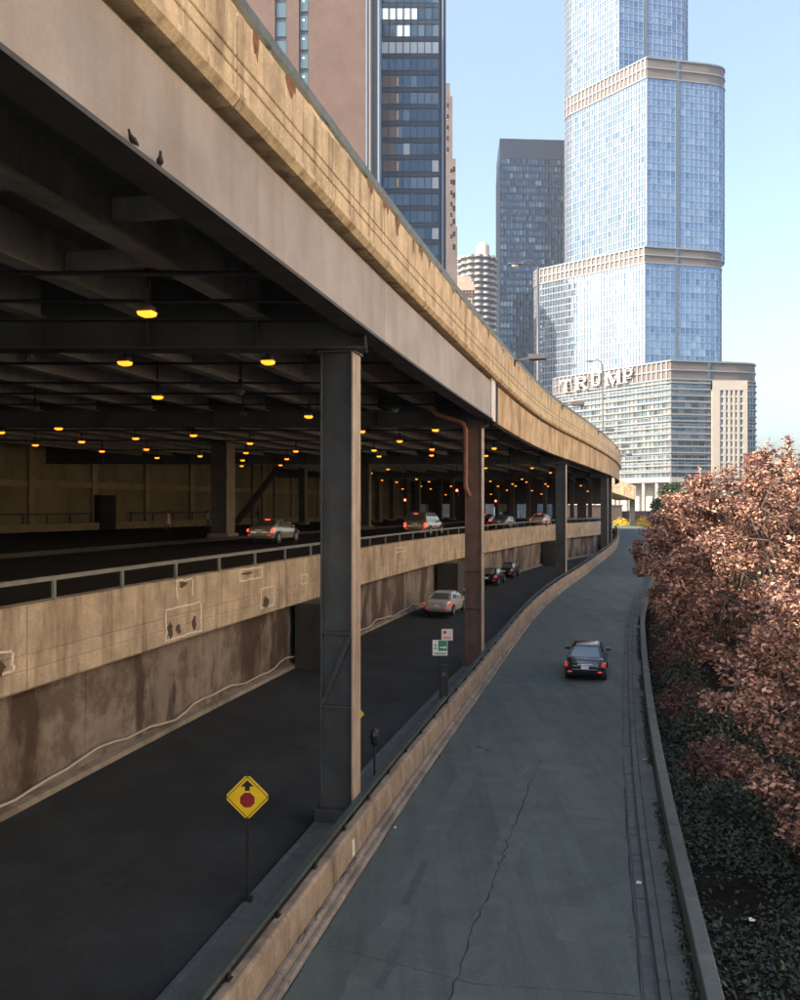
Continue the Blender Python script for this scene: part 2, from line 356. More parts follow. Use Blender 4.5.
# ================================================================ RAMP WALL with its rail (left of the ramp)
rw = thing('ramp_wall', 'low weathered concrete wall with steel handrail between ramp and lower street', 'wall', P(-.4, 14, 0))
Y = -2.0
while Y < 168:
    L_ = 3.4; ys = stations(Y+.012, Y+L_-.012, 1.7)
    def z(h): return lambda q, h=h: RZ(q)+h
    bevel(MB().sweep([(-.52, z(-.4)), (-.52, z(.74)), (-.49, z(.80)), (-.30, z(.80)), (-.26, z(.74)), (-.23, z(.22)), (-.23, z(-.4))], ys).build('wall_panel', m_ramp_wall, rw, True), .02)
    if Y < 130:
        bevel(MB().sweep([(-.228, z(-.3)), (-.228, z(.20)), (-.12, z(.20)), (-.10, z(.17)), (-.10, z(-.3))], ys).build('kerb_stone', m_curb, rw, True), .02)
        bevel(MB().sweep([(-.098, z(-.3)), (-.098, z(.09)), (.02, z(.09)), (.03, z(.06)), (.03, z(-.3))], ys).build('kerb_stone', m_curb, rw, True), .02)
    Y += L_
def rzh(h): return lambda q: RZ(q)+h
MB().sweep([(-.55, rzh(.98)), (-.55, rzh(1.07)), (-.41, rzh(1.07)), (-.41, rzh(.98))], stations(-2, 168, 1.5)).build('handrail', m_rail, rw, True)
Y = 1.0
while Y < 120:
    a = P(-.46, Y); T, n = frame(Y)
    b = MB(); b.obox((a.x, a.y, RZ(Y)+.88), n*.03, T*.05, (0,0,.10)); b.obox((a.x, a.y, RZ(Y)+.79), n*.06, T*.09, (0,0,.015))
    b.build('rail_post', m_black, rw, True); Y += 2.1
# graffiti scribbles on the kerb
def scribble(Yc, seed):
    random.seed(seed); pts = []
    for k in range(34):
        t = k/33*6.2; q = P(-.17+.045*math.sin(t*3.1+seed)+random.gauss(0,.006), Yc+.30*math.sin(t*1.3)+.1*math.cos(t*2.7)+t*.05); pts.append((q.x, q.y, RZ(q.y)+.206))
    MB().ribbon(pts, .014).build('graffiti_scribble', m_crack, rw, True, fix=False)
for i, yy in enumerate((16.2, 17.1, 18.8, 19.6)): scribble(yy, i+2)
random.seed(11)
bq = P(-.215, 19.9); MB().sweep([(-.232, rzh(.24)), (-.246, rzh(.6)), (-.24, rzh(.6)), (-.226, rzh(.24))], [19.8, 19.98]).build('paint_patch', m_chalk, rw, True)

# ================================================================ RIGHT BARRIER
rb = thing('garden_wall', 'low grey concrete barrier wall along the planting bed', 'wall', P(6.8, 14, 0))
Y = 2.0
while Y < 128:
    L_ = random.uniform(3.5, 4.5); ys = stations(Y+.012, Y+L_-.012, 2)
    bevel(MB().sweep([(6.64, rzh(-.4)), (6.66, rzh(.50)), (6.88, rzh(.50)), (6.9, rzh(-.9))], ys).build('wall_panel', m_walk, rb, True), .015)
    bevel(MB().sweep([(6.64, rzh(.502)), (6.64, rzh(.58)), (6.91, rzh(.58)), (6.91, rzh(.502))], ys).build('coping', mat('coping_concrete', (.075,.09,.088), .85, var=.25, vscale=2, fine=.15, bump=.2, blot=.4, bcol=(.05,.058,.055)), rb, True), .02); Y += L_

# ================================================================ MID-LEVEL DECK: road, parapet, retaining wall
MZ_ROAD = CZ-2.42; MZ_TOP = CZ-2.28; MZ_BOT = CZ-4.2; MZ_RAIL = CZ-1.68
struct(MB().sweep([(-52, MZ_ROAD-.9), (-52, MZ_ROAD+.25), (lambda Y: MO(Y)-.42, MZ_ROAD), (lambda Y: MO(Y)-.42, MZ_ROAD-.9)], stations(-30, 176, 4)).build('mid_level_road', m_midst))
mp = thing('mid_level_parapet', 'beige concrete parapet of the middle road deck with grooves and handrail', 'parapet', P(-7.4, 21, 0))
def mo(d): return lambda Y: MO(Y)+d
mid_panels = [-3]
Y = -2.0; pj = []
while Y < 140:
    L_ = 5.2 if Y < 84 else 4.2; ys = stations(Y+.012, Y+L_-.012, 1.4); pj.append(Y)
    zt, zb = MZ_TOP, MZ_BOT
    g1 = zb+.82; g2 = zb+.47
    prof = [(mo(-.4), zb), (mo(-.4), zt), (mo(-.0), zt), (mo(0), g1+.02), (mo(-.035), g1), (mo(0), g1-.02), (mo(0), g2+.02), (mo(-.035), g2), (mo(0), g2-.02), (mo(.0), zb+.06), (mo(-.05), zb)]
    bevel(MB().sweep(prof, ys).build('parapet_panel', m_conc_mid, mp, True), .012); Y += L_
MB().sweep([(mo(-.42), MZ_TOP+.003), (mo(-.42), MZ_TOP+.035), (mo(-.02), MZ_TOP+.035), (mo(-.02), MZ_TOP+.003)], stations(-2, 138, 2)).build('coping', m_conc_mid, mp, True)
MB().sweep([(mo(-.26), MZ_RAIL-.11), (mo(-.26), MZ_RAIL), (mo(-.14), MZ_RAIL), (mo(-.14), MZ_RAIL-.11)], stations(-2, 138, 1.5)).build('handrail', m_railmid, mp, True)
Y = 1.5
while Y < 136:
    a = P(MO(Y)-.2, Y); T, n = frame(Y); b = MB(); b.obox((a.x, a.y, (MZ_TOP+MZ_RAIL-.11)/2+.018), n*.035, T*.05, (0,0,(MZ_RAIL-.11-MZ_TOP)/2-.02)); b.obox((a.x, a.y, MZ_TOP+.05), n*.08, T*.1, (0,0,.015))
    b.build('rail_post', m_railmid, mp, True); Y += 3.1
# retaining wall below with pier blocks at the bents
lw = thing('retaining_wall', 'stained concrete retaining wall under the middle road deck', 'wall', P(-7.8, 21, 0))
wj = [-2, 6, 14, 22, 30, 38.6, 46, 54, 62, 70, 77.5, 86, 94, 102, 110, 117, 124, 132]
for a, c in zip(wj[:-1], wj[1:]):
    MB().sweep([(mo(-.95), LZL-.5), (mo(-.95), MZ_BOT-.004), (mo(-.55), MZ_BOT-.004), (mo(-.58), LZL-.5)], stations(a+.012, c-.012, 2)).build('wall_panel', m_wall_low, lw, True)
MB().sweep([(mo(-.585), LZL-.5), (mo(-.585), LZL+.12), (mo(-.3), LZL+.09), (mo(-.3), LZL-.5)], stations(-2, 128, 2)).build('wall_footing', m_curb, lw, True)
m_pier = mat('shade_toned_concrete', (.05,.044,.036), .9, var=.35, vscale=1, streak=.6, scol=(.03,.022,.015))  # base colour darkened to hold the shade on the camera-facing pier side
for yy in (37.0, 64.0, 104.0):
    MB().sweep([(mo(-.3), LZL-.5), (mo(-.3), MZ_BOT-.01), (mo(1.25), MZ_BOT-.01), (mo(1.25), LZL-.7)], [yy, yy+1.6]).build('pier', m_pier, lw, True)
# sagging white cable along the wall foot
pts = []
yy = 14.0
while yy < 62:
    q = P(MO(yy)-.42+.05*math.sin(yy*1.7), yy); pts.append((q.x, q.y, LZL+.34+.10*math.sin(yy*.9)+.05*math.sin(yy*2.3)-(.10 if yy > 42 else 0))); yy += .7
for k in range(12):
    t = k/11; q = P(MO(62)-.4+1.7*t, 62+1.2*t); pts.append((q.x, q.y, LZL+.3-.9*math.sin(math.pi*t)*.75+ .35*t))
tag(MB().tube(pts, .035, 6).build('cable', mat('cable_sheath', (.42,.38,.33), .7), smooth=True), 'pale cable sagging along the foot of the retaining wall', 'cable')

# spalls with chalk outlines on the mid parapet face
def face_pt(Y, h, d=.006): return P(MO(Y)+d, Y, MZ_BOT+h)
def on_face(name, poly, m, d):
    b = MB(); b.add([face_pt(Yv, h, d) for Yv, h in poly], [tuple(range(len(poly)))]); return b.build(name, m, mp, True, fix=False)
def outline(y0, y1, h0, h1, open_top=False):
    seg = [((y0,h0),(y0,h1)), ((y1,h0),(y1,h1)), ((y0,h1),(y1,h1))] + ([] if open_top else [((y0,h0),(y1,h0))])
    for (ya, ha), (yb, hb) in seg:
        n = 6; poly = []
        t0 = .05
        for k in range(n+1):
            t = k/n; poly.append((ya+(yb-ya)*t+random.gauss(0,.02), ha+(hb-ha)*t+random.gauss(0,.015)))
        if ya == yb: pl = poly + [(a+t0*1.7, h) for a, h in reversed(poly)]
        else: pl = poly + [(a, h+t0) for a, h in reversed(poly)]
        on_face('chalk_outline', pl, m_chalk, .007)
def spall(yc, hc, ry, rh, m=m_dark):
    n = 16; poly = [(yc+ry*random.uniform(.5,1.1)*math.cos(2*math.pi*k/n), hc+rh*random.uniform(.5,1.1)*math.sin(2*math.pi*k/n)) for k in range(n)]
    on_face('concrete_spall', poly, m, .009)
m_sp = mat('spalled_concrete', (.07,.05,.035), .95, var=.5, vscale=9)
ym = lambda px: yfor(px, -7.4)
outline(ym(172), ym(207), .12, 1.05); spall(ym(177), .45, .22, .28, m_sp); spall(ym(185), .40, .2, .2, m_sp); spall(ym(201), .45, .18, .25, m_sp)
outline(ym(183), ym(199), 1.35, 1.86, True); spall(ym(190), 1.75, .3, .13, m_sp)
outline(ym(246), ym(268), 1.45, 1.86); spall(ym(254), 1.72, .6, .06, m_sp)
outline(ym(267), ym(280), .25, 1.0); spall(ym(272), .45, .35, .25, m_sp)
outline(ym(0.5), ym(19), .55, 1.0); spall(ym(8), .68, .17, .2, m_sp); outline(ym(-12), ym(3), 1.3, 1.85)
outline(ym(400), ym(409), 1.35, 1.6); outline(ym(307), ym(313), .8, 1.2)

# ================================================================ UPPER VIADUCT
GB = CZ+4.05
ZLO = lin([-20, 8, 13, 29, 56, 101, 170], [CZ+5.8, CZ+5.8, CZ+5.88, CZ+6.1, CZ+6.25, CZ+6.5, CZ+6.5])
ZTO = lin([-20, 8, 13, 29, 56, 101, 170], [CZ+6.98, CZ+6.98, CZ+7.05, CZ+7.5, CZ+7.95, CZ+8.2, CZ+8.2])
GO = -.22
up = thing('elevated_viaduct', 'upper road viaduct with steel girder, concrete fascia and rusty parapet', 'viaduct', P(-.8, 21.4, 0))
YEND = 168
# steel girder segments, then concrete fascia panels
for a, c in ((-24, -9), (-9, 5.5), (5.5, 22.7), (22.7, 42.0)):
    ys = stations(a+.006, c-.006, 2)
    MB().sweep([(GO-.06, GB+.05), (GO-.06, lambda Y: ZLO(Y)-.34), (GO, lambda Y: ZLO(Y)-.34), (GO, GB+.05)], ys).build('girder_plate', m_girder, up, True)
    MB().sweep([(GO-.42, GB-.02), (GO-.42, GB+.045), (GO+.11, GB+.045), (GO+.11, GB-.02)], ys).build('girder_flange', m_xbeam, up, True)
MB().sweep([(GO-.05, GB), (GO-.05, lambda Y: ZLO(Y)-.2), (GO+.04, lambda Y: ZLO(Y)-.2), (GO+.04, GB)], [42.02, 43.3]).build('joint_plate', mat('pale_joint_plate', (.62,.58,.55), .5, var=.1, vscale=2), up, True)
MB().sweep([(GO-.05, GB), (GO-.05, lambda Y: ZLO(Y)-.2), (GO-.02, lambda Y: ZLO(Y)-.2), (GO-.02, GB)], [43.3, 44.4]).build('joint_gap', m_dark, up, True)
Y = 44.4
while Y < YEND:
    L_ = 9.5 if Y < 110 else 5
    ys = stations(Y+.02, min(Y+L_, YEND)-.02, 2)
    MB().sweep([(GO-.3, GB), (GO-.3, lambda q: ZLO(q)-.30), (GO, lambda q: ZLO(q)-.30), (GO, GB)], ys).build('fascia_panel', m_fascia, up, True); Y += L_
# cornice lip and parapet panels
PO = .04
Y = -24.0
while Y < YEND:
    L_ = 4.6; ys = stations(Y+.022, min(Y+L_, YEND)-.022, 1.6)
    lo = lambda q, d=0: ZLO(q)+d
    h = lambda q, t: ZLO(q)+(ZTO(q)-ZLO(q))*t
    def hh(t, d=0.): return lambda q: ZLO(q)+(ZTO(q)-ZLO(q))*t+d
    prof = [(PO-.35, hh(0)), (PO-.35, hh(1)), (PO, hh(1)), (PO, hh(.42,.022)), (PO-.05, hh(.42)), (PO, hh(.42,-.022)), (PO, hh(.24,.022)), (PO-.05, hh(.24)), (PO, hh(.24,-.022)), (PO, hh(0))]
    bevel(MB().sweep(prof, ys).build('parapet_panel', m_conc, up, True), .012)
    MB().sweep([(GO-.4, lambda q: ZLO(q)-.42), (GO-.4, lambda q: ZLO(q)-.201), (GO-.24, lambda q: ZLO(q)-.201), (GO-.24, lambda q: ZLO(q)-.42)], ys).build('shadow_gap_strip', m_dark, up, True)  # black strip that paints in the shadow line between cornice and girder
    MB().sweep([(GO-.45, lambda q: ZLO(q)-.2), (GO-.45, lambda q: ZLO(q)-.003), (PO+.04, lambda q: ZLO(q)-.003), (PO+.04, lambda q: ZLO(q)-.09), (PO-.06, lambda q: ZLO(q)-.2)], ys).build('cornice', m_conc, up, True)
    Y += L_
# rusty drips and pale spalls along the parapet crown
m_rs = mat('rust_stain', (.19,.085,.035), .95, var=.6, vscale=6); m_ps = mat('pale_spall', (.62,.50,.36), .95, var=.4, vscale=8)
for k in range(80):
    Yc = 11+k*1.35+random.uniform(-.6,.6); m_ = m_rs if random.random() < .62 else m_ps
    n = random.randint(3, 7); wd = random.uniform(.10,.32) if m_ is m_rs else random.uniform(.25,.7); hmax = random.uniform(.12,.6) if m_ is m_rs else random.uniform(.05,.16)
    top = [P(PO+.005, Yc-wd+2*wd*i/n, ZTO(Yc)-.002) for i in range(n+1)]
    bot = [P(PO+.005, Yc-wd+2*wd*i/n, ZTO(Yc)-hmax*random.uniform(.15,1)*(.35+.65*math.sin(math.pi*(i+.3)/(n+.6)))) for i in range(n+1)]
    b = MB(); b.add(top+bot, [(i, i+1, n+2+i, n+1+i) for i in range(n)]); b.build('rust_stain' if m_ is m_rs else 'concrete_spall', m_, up, True, fix=False)
m_crown = mat('pale_coping', (.55,.46,.33), .9, var=.3, vscale=3)
MB().sweep([(PO-.36, lambda q: ZTO(q)+.003), (PO-.36, lambda q: ZTO(q)+.05), (PO+.02, lambda q: ZTO(q)+.05), (PO+.02, lambda q: ZTO(q)+.003)], stations(44, YEND, 2)).build('coping', m_crown, up, True)
MB().sweep([(PO-.22, lambda q: ZTO(q)+.20), (PO-.22, lambda q: ZTO(q)+.38), (PO-.06, lambda q: ZTO(q)+.38), (PO-.06, lambda q: ZTO(q)+.20)], stations(-24, YEND, 1.6)).build('handrail', m_rail, up, True)
Y = -7.0
while Y < YEND-2:
    a = P(PO-.14, Y); T, n = frame(Y); MB().obox((a.x, a.y, ZTO(Y)+.11), n*.03, T*.04, (0,0,.115)).build('rail_post', m_railmid, up, True); Y += 3.05
# deck slab, stringers, crossbeams, diaphragms
SLB = CZ+5.35
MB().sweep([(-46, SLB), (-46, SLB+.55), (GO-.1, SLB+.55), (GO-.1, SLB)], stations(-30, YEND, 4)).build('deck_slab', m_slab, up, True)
BENTS = [21.4, 42.0, 79.0, 118.0]
edges = [-26, 21.4, 42.0, 79.0, 118.0, YEND]
for bi in range(5):
    for k in range(14):
        o = GO-2.55*(k+1)
        ya, yb = edges[bi], edges[bi+1]
        sh = o*.21                                # the bents lie across at constant depth, so the stringer ends shift
        ys = stations(max(-26, ya+sh), yb+sh, 3.5)
        b = MB(); zb = CZ+4.42
        b.sweep([(o-.015, zb+.04), (o-.015, SLB), (o+.015, SLB), (o+.015, zb+.04)], ys)
        b.sweep([(o-.22, zb), (o-.22, zb+.05), (o+.22, zb+.05), (o+.22, zb)], ys)
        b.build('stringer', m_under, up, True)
for i, yb in enumerate(BENTS):
    x1 = P(GO-.1, yb).x; b = MB()
    b.box(x1-46, x1, yb-.04, yb+.04, CZ+3.75, SLB); b.box(x1-46, x1, yb-.35, yb+.35, CZ+3.69, CZ+3.75)
    b.box(x1-46, x1, yb-.33, yb+.33, CZ+4.36, CZ+4.41)
    for k in range(18): b.box(x1-2.55*k-.06, x1-2.55*k-.03, yb-.3, yb+.3, CZ+3.75, CZ+4.36)
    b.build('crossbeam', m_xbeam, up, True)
for (k, yy) in [(0,14.2),(1,12.5),(1,16.8),(2,15),(0,29),(1,31),(2,27.5),(0,36),(2,36),(0,48),(1,50),(0,55),(3,33),(0,62),(0,69)]:
    o0 = GO-2.55*k-.05; o1 = GO-2.55*(k+1)+.05; a, c = P(o0, yy), P(o1, yy)
    MB().bar((a.x, a.y, CZ+4.85), (c.x, c.y, CZ+4.85), .16, .36).build('diaphragm', m_under, up, True)
# conduits crossing below the stringers, carrying the lamps
for yy in (16.9, 19.2, 24.4, 27.6, 32.0, 35, 38.8, 47, 52, 60, 70):
    x1 = P(GO-.6, yy).x; MB().tube([(x1-38, yy, CZ+4.37), (x1, yy, CZ+4.37)], .045, 6).build('conduit', m_black, up, True)
# ---------------------------------------------------------------- columns
def column(yb, o_c, zb, zt, label, name='steel_column', wd=.80, fl=.72, m1=m_col, m2=m_colface, gus=None, group='outer steel columns of the viaduct'):
    base = P(o_c, yb, zb); t = thing(name, label, 'column', base, 0, group)
    ang = math.atan2(frame(yb)[1].y, frame(yb)[1].x); t.rotation_euler = (0,0,ang)
    H = zt-zb; h = wd/2; f = fl/2
    MB().box(-h+.04, h-.04, -.02, .02, .0, H).build('web', m1, t)
    bevel(MB().box(h-.04, h, -f, f, 0, H).build('flange', m2, t), .006)
    bevel(MB().box(-h, -h+.04, -f, f, 0, H).build('flange', m1, t), .006)
    MB().box(-h+.041, h-.041, -f+.12, -f+.14, 0, H).build('web_plate', m1, t)
    MB().box(-h+.041, h-.041, f-.14, f-.12, 0, H).build('web_plate', m1, t)
    bevel(MB().box(-h-.12, h+.04, -f-.15, f+.15, -.12, .22).build('base_plinth', m1, t), .02)
    if gus is not None:
        z0, z1 = gus
        MB().box(-h+.041, h-.041, -f+.01, -f+.115, z0, z0+.06).build('stiffener', m1, t)
        MB().box(-h+.041, h-.041, -f+.01, -f+.115, z1, z1+.06).build('stiffener', m1, t)
        MB().bar((-h+.06, -f+.06, z0+.1), (h-.06, -f+.06, z1-.02), .10, .07, up=(0,1,0)).build('brace', m1, t)
    MB().box(-h-.05, h+.05, -f-.05, f+.05, H-.05, H-.004).build('cap_plate', m1, t)
    return t
ctop = CZ+3.685; cb = LZR+.2
oc = -.56-.42
column(21.4, oc, cb, ctop, 'tall dark steel column standing behind the yellow stop-ahead sign', gus=(2.6, 4.35))
column(42.0, oc, cb, ctop, 'rust-streaked steel column with a bent brown drainpipe down its side', m1=m_colrust, gus=(2.6, 4.35))
column(79.0, oc, cb, ctop, 'steel column past the drainpipe column, at the second pier of the wall', gus=(2.6, 4.35), wd=.9)
column(118.0, oc, cb+.6, ctop, 'first of two close steel columns where the viaduct bends away', wd=.9)
column(127.0, oc, cb+.6, GB-.004, 'second of two close steel columns where the viaduct bends away', wd=.8)
# drain pipe at the second bent
q = P(oc, 42.0); pp = []
def pw(px, py, Y=41.25): return W(px, py, Y)
pts = [pw(432.5,392), pw(432.5,404), pw(433,410), pw(436,414), pw(445,417), pw(458,421), pw(463,424), pw(465.5,430), pw(465.5,470), pw(465.5,486), pw(467,491), pw(469.5,496)]
tag(MB().tube(pts, .11, 10).build('drainpipe', m_rust, smooth=True), 'rusty bent drainpipe strapped to the viaduct column', 'pipe')
# ---------------------------------------------------------------- interior: back wall, columns, kerb, stair
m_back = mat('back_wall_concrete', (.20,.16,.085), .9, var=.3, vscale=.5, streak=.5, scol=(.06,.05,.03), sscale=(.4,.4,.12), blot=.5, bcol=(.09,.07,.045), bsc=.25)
def BWp(t, z=0, d=0): # along the back wall
    a, c = Vector((-52, 25, 0)), Vector((13, 196, 0)); u = (c-a).normalized(); n = Vector((u.y, -u.x, 0)); return a+u*t+n*d+Vector((0,0,z))
bw = thing('back_wall', 'long olive concrete wall at the rear of the covered road', 'wall', BWp(50, MZ_ROAD))
for k in range(23):
    t0 = k*8.0; b = MB()
    b.add([BWp(t0+.02,z,d) for z in (MZ_ROAD-.4, SLB) for d in (0,.4)] + [BWp(t0+7.98,z,d) for z in (MZ_ROAD-.4, SLB) for d in (0,.4)], [(0,1,3,2),(4,6,7,5),(0,4,5,1),(2,3,7,6),(1,5,7,3),(0,2,6,4)])
    b.build('wall_panel', m_back, bw, True)
    for (wd, z0, z1, dd) in ((.35, MZ_ROAD, SLB, .62),):
        c = BWp(t0, (z0+z1)/2, .4+(dd-.4)/2); u = (BWp(1)-BWp(0)); n = Vector((u.y,-u.x,0))
        MB().obox(c, u*wd, n*((dd-.4)/2+.05), (0,0,(z1-z0)/2)).build('pilaster', mat('pilaster_concrete', (.24,.19,.105), .9, var=.3, vscale=.8), bw, True)
    c = BWp(t0+4, MZ_ROAD+4.35, .46); MB().obox(c, u*3.6, n*.1, (0,0,.28)).build('wall_band', mat('pilaster_concrete', (0,0,0)), bw, True)
    c = BWp(t0+4, MZ_ROAD+.45, .8); MB().obox(c, u*3.98, n*.45, (0,0,.42)).build('wall_footing', mat('pilaster_concrete', (0,0,0)), bw, True)
def bwt(px):   # parameter of the back wall at picture column px
    lo, hi = 0, 180
    for _ in range(50):
        m = (lo+hi)/2; p = BWp(m, 0, .4)
        if p.x/p.y < (px-400)/FP: lo = m
        else: hi = m
    return m
u = (BWp(1)-BWp(0)); n = Vector((u.y,-u.x,0))
ca, cc = bwt(92), bwt(108); c = BWp((ca+cc)/2, MZ_ROAD+1.75, .44)
dr = MB().obox(c, u*(cc-ca)/2, n*.9, (0,0,1.7)).build('doorway', m_dark, bw, True)
def railing(pa, pb, label):
    a, c = bwt(pa), bwt(pb); t = thing('railing', label, 'railing', BWp((a+c)/2, MZ_ROAD+.85, 1.1))
    MB().bar(BWp(a, MZ_ROAD+1.72, 1.1), BWp(c, MZ_ROAD+1.72, 1.1), .12, .16).build('rail', m_black, t, True)
    s = a
    while s <= c: MB().bar(BWp(s, MZ_ROAD+.87, 1.1), BWp(s, MZ_ROAD+1.65, 1.1), .1, .1, up=(1,0,0)).build('post', m_black, t, True); s += (c-a)/4.001
railing(-10, 85, 'dark low railing on the back wall footing before the doorway'); railing(125, 205, 'dark low railing on the back wall footing past the doorway')
m_icol = mat('inner_column_steel', (.055,.05,.042), .6, var=.3, vscale=1); m_icf = mat('inner_column_face', (.16,.135,.09), .7, var=.3, vscale=1.2)
def icol(px, Y, wd, zt=SLB, lab='', f=.45):
    c = Vector((XZ(px, Y), Y, MZ_ROAD-.02)); t = thing('inner_column', lab, 'column', c, R(-12), 'inner columns of the covered road'); H = zt-c.z
    MB().box(-wd/2, wd/2-.07, -f, f, 0, H).build('web', m_icol, t); MB().box(wd/2-.069, wd/2, -f-.05, f+.05, 0, H).build('flange', m_icf, t)
    bevel(MB().box(-wd/2-.2, wd/2+.2, -f-.25, f+.25, -.1, .5).build('base_plinth', m_curb, t), .03); return t
icol(223, 64, 1.2, lab='thick inner column beside the dark staircase', f=.7)
icol(366, 92, .9, lab='inner column just past the tall column by the stop-ahead sign')
icol(303, 110, .8, lab='slim inner column right of the staircase'); icol(341, 120, .8, lab='inner column hidden mostly behind the tall front column')
for i, (px, Y) in enumerate(((378,128),(392,140),(406,150),(418,132),(440,156),(452,150),(470,160),(497,164),(512,150),(528,166),(545,160),(572,166),(590,168))):
    icol(px, min(Y, 158), .7, lab='slim dark column in the far depth of the covered road')
# inner kerb
struct(MB().sweep([(-21.3, MZ_ROAD-.2), (-21.3, MZ_ROAD+.28), (-20.9, MZ_ROAD+.28), (-20.9, MZ_ROAD-.2)], stations(30, 150, 4)).build('inner_kerb', m_pier))
# staircase
st = thing('staircase', 'dark open steel staircase rising beside the thick inner column', 'stairs', W(240, 527, 92))
p0, p1 = W(236, 523, 92), W(283, 462, 92)
for dy in (-.8, .8): MB().bar(p0+Vector((0,dy,0)), p1+Vector((0,dy,0)), .08, .45).build('stair_stringer', m_black, st, True)
for k in range(22):
    c = p0.lerp(p1, (k+.5)/22); MB().box(c.x-.16, c.x+.16, c.y-.78, c.y+.78, c.z-.02, c.z+.03).build('tread', m_under, st, True)
for dy in (-.8, .8):
    MB().bar(p0+Vector((0,dy,1.05)), p1+Vector((0,dy,1.05)), .05, .06).build('stair_rail', m_under, st, True)
    for k in range(6):
        c = p0.lerp(p1, (k+.3)/6)+Vector((0,dy,0)); MB().bar(c+Vector((0,0,.15)), c+Vector((0,0,1.02)), .04, .04, up=(1,0,0)).build('baluster', m_under, st, True)
for px in (252, 262, 274):
    a = W(px, 470, 92.9); MB().box(a.x-.08, a.x+.08, a.y-.08, a.y+.08, MZ_ROAD-.1, SLB).build('post', m_black, st, True)

# far end of the covered road: downstand wall over the portal
ew = thing('portal_wall', 'dark downstand wall over the far portal of the covered road', 'wall', (18, 166, MZ_ROAD))
MB().box(-10, 39, 166, 166.6, CZ+.35, SLB+.5).build('wall', m_pier, ew, True)
for k in range(9): xx = -4+k*4.6; MB().box(xx, xx+random.uniform(1.2,2.6), 166.05, 166.65, MZ_ROAD-.3, CZ+.349).build('pier', m_pier, ew, True)
# ================================================================ LAMPS under the deck
def make_lamp(lit):
    t = thing('ceiling_lamp', 'glowing amber lamp hung under the upper deck' if lit else 'unlit grey floodlight hung under the upper deck', 'lamp', (0,0,0), 0, 'lit lamps under the deck' if lit else 'unlit lamps under the deck')
    bevel(MB().box(-.20,.20,-.16,.16,.0,.16).build('housing', m_fix, t), .03)
    if lit:
        MB().loft([[(-.22,-.17,0),(.22,-.17,0),(.22,.17,0),(-.22,.17,0)], [(-.19,-.15,-.10),(.19,-.15,-.10),(.19,.15,-.10),(-.19,.15,-.10)], [(-.1,-.08,-.14),(.1,-.08,-.14),(.1,.08,-.14),(-.1,.08,-.14)]]).build('lens', m_lens, t)
    else: MB().loft([[(-.16,-.2,.14),(.16,-.2,.14),(.16,.1,.16),(-.16,.1,.16)], [(-.1,-.24,-.1),(.1,-.24,-.1),(.1,.0,-.12),(-.1,.0,-.12)]]).build('reflector', m_walk, t)
    return t
LIT = [(147,313),(125,363),(268,362),(157.6,397.4),(308.6,417),(58.6,429),(81.7,442.4),(35.5,445.7),(1,433),(102,452),(135.7,439),(146.4,450),(157,458.5),(193.5,436),(200,456.8),(203,463.4),(250,444),(246,453.5),(242.6,461),(241.7,466.7),(295.8,451.9),(286.7,459.7),(280.5,465.9),
 (361.7,432),(435.4,430.6),(399.6,441.8),(374,451),(379,457),(432,450),(431.5,456),(410.6,462.7),(494,449),(486,456.4),(485.7,468.8),(490.4,482),(382,481),(396.6,483),(402.7,489.7),(416.4,480),(421,487),(429,482.5),(430.7,489.7),(445.6,495.5),(451,487),
 (509,462.6),(532,468.8),(550.4,473.4),(518,477.8),(522,480),(526.4,482.8),(512.6,484.8),(515.6,486.8),(545.4,484.8),(548,487),(507,491),(532,491.4),(541.4,494.8),(545,496.8),(580.8,486.4),(587.6,492),(491,495),(498,487),(371,474),(388,470)]
UNLIT = [(27.6,360),(35,411),(240.5,393.7),(243,416),(395,412)]
lampL = make_lamp(True); lampU = make_lamp(False); firstL = firstU = True
for lit, arr in ((True, LIT), (False, UNLIT)):
    for px, py in arr:
        Y = 3.85*FP/(506-py) if py < 478 else 3.85*FP/28 + (py-478)*2.0
        Y = min(Y, 160); p = W(px, py-1, Y)
        proto = lampL if lit else lampU
        if (lit and firstL) or (not lit and firstU): o = proto
        else: o = dup(proto)
        if lit: firstL = False
        else: firstU = False
        o.location = p; o.rotation_euler = (0,0,-.2); o.scale = (.74,.74,.74)
        st_ = MB(); top = (SLB-.004 - p.z)/.74; st_.box(-.03,.03,-.03,.03,.16,top); st_.box(-.09,.09,-.05,.05,.5,.62)
        st_.build('hanger', m_black, o)
# red signal heads
def signal(px, py, Y, label):
    p = W(px, py, Y); t = thing('traffic_signal', label, 'signal', p)
    bevel(MB().box(-.19,.19,-.13,.13,-.75,.3).build('housing', m_black, t), .03)
    for k, m in enumerate((m_red_l, m_dark, m_dark)): MB().tube([(0,-.14,-.33*k),(0,-.17,-.33*k)], .12, 12).build('lens', m, t)
    MB().box(-.04,.04,-.02,.06,.3,SLB-p.z-.004).build('hanger', m_black, t)
signal(456.8, 490.5, 96, 'red traffic signal hung beside the drainpipe column'); signal(495.5, 501, 118, 'red traffic signal hung over the distant traffic')
signal(405, 500, 104, 'red traffic signal hung before the silver estate car')
p = W(503, 508, 112); t = thing('road_sign', 'small pale sign hung over the traffic', 'sign', p)
MB().box(-.45,.45,-.03,.03,-.5,.5).build('panel', m_walk, t); MB().box(-.03,.03,.032,.09,-.4,SLB-p.z-.004).build('hanger', m_black, t)

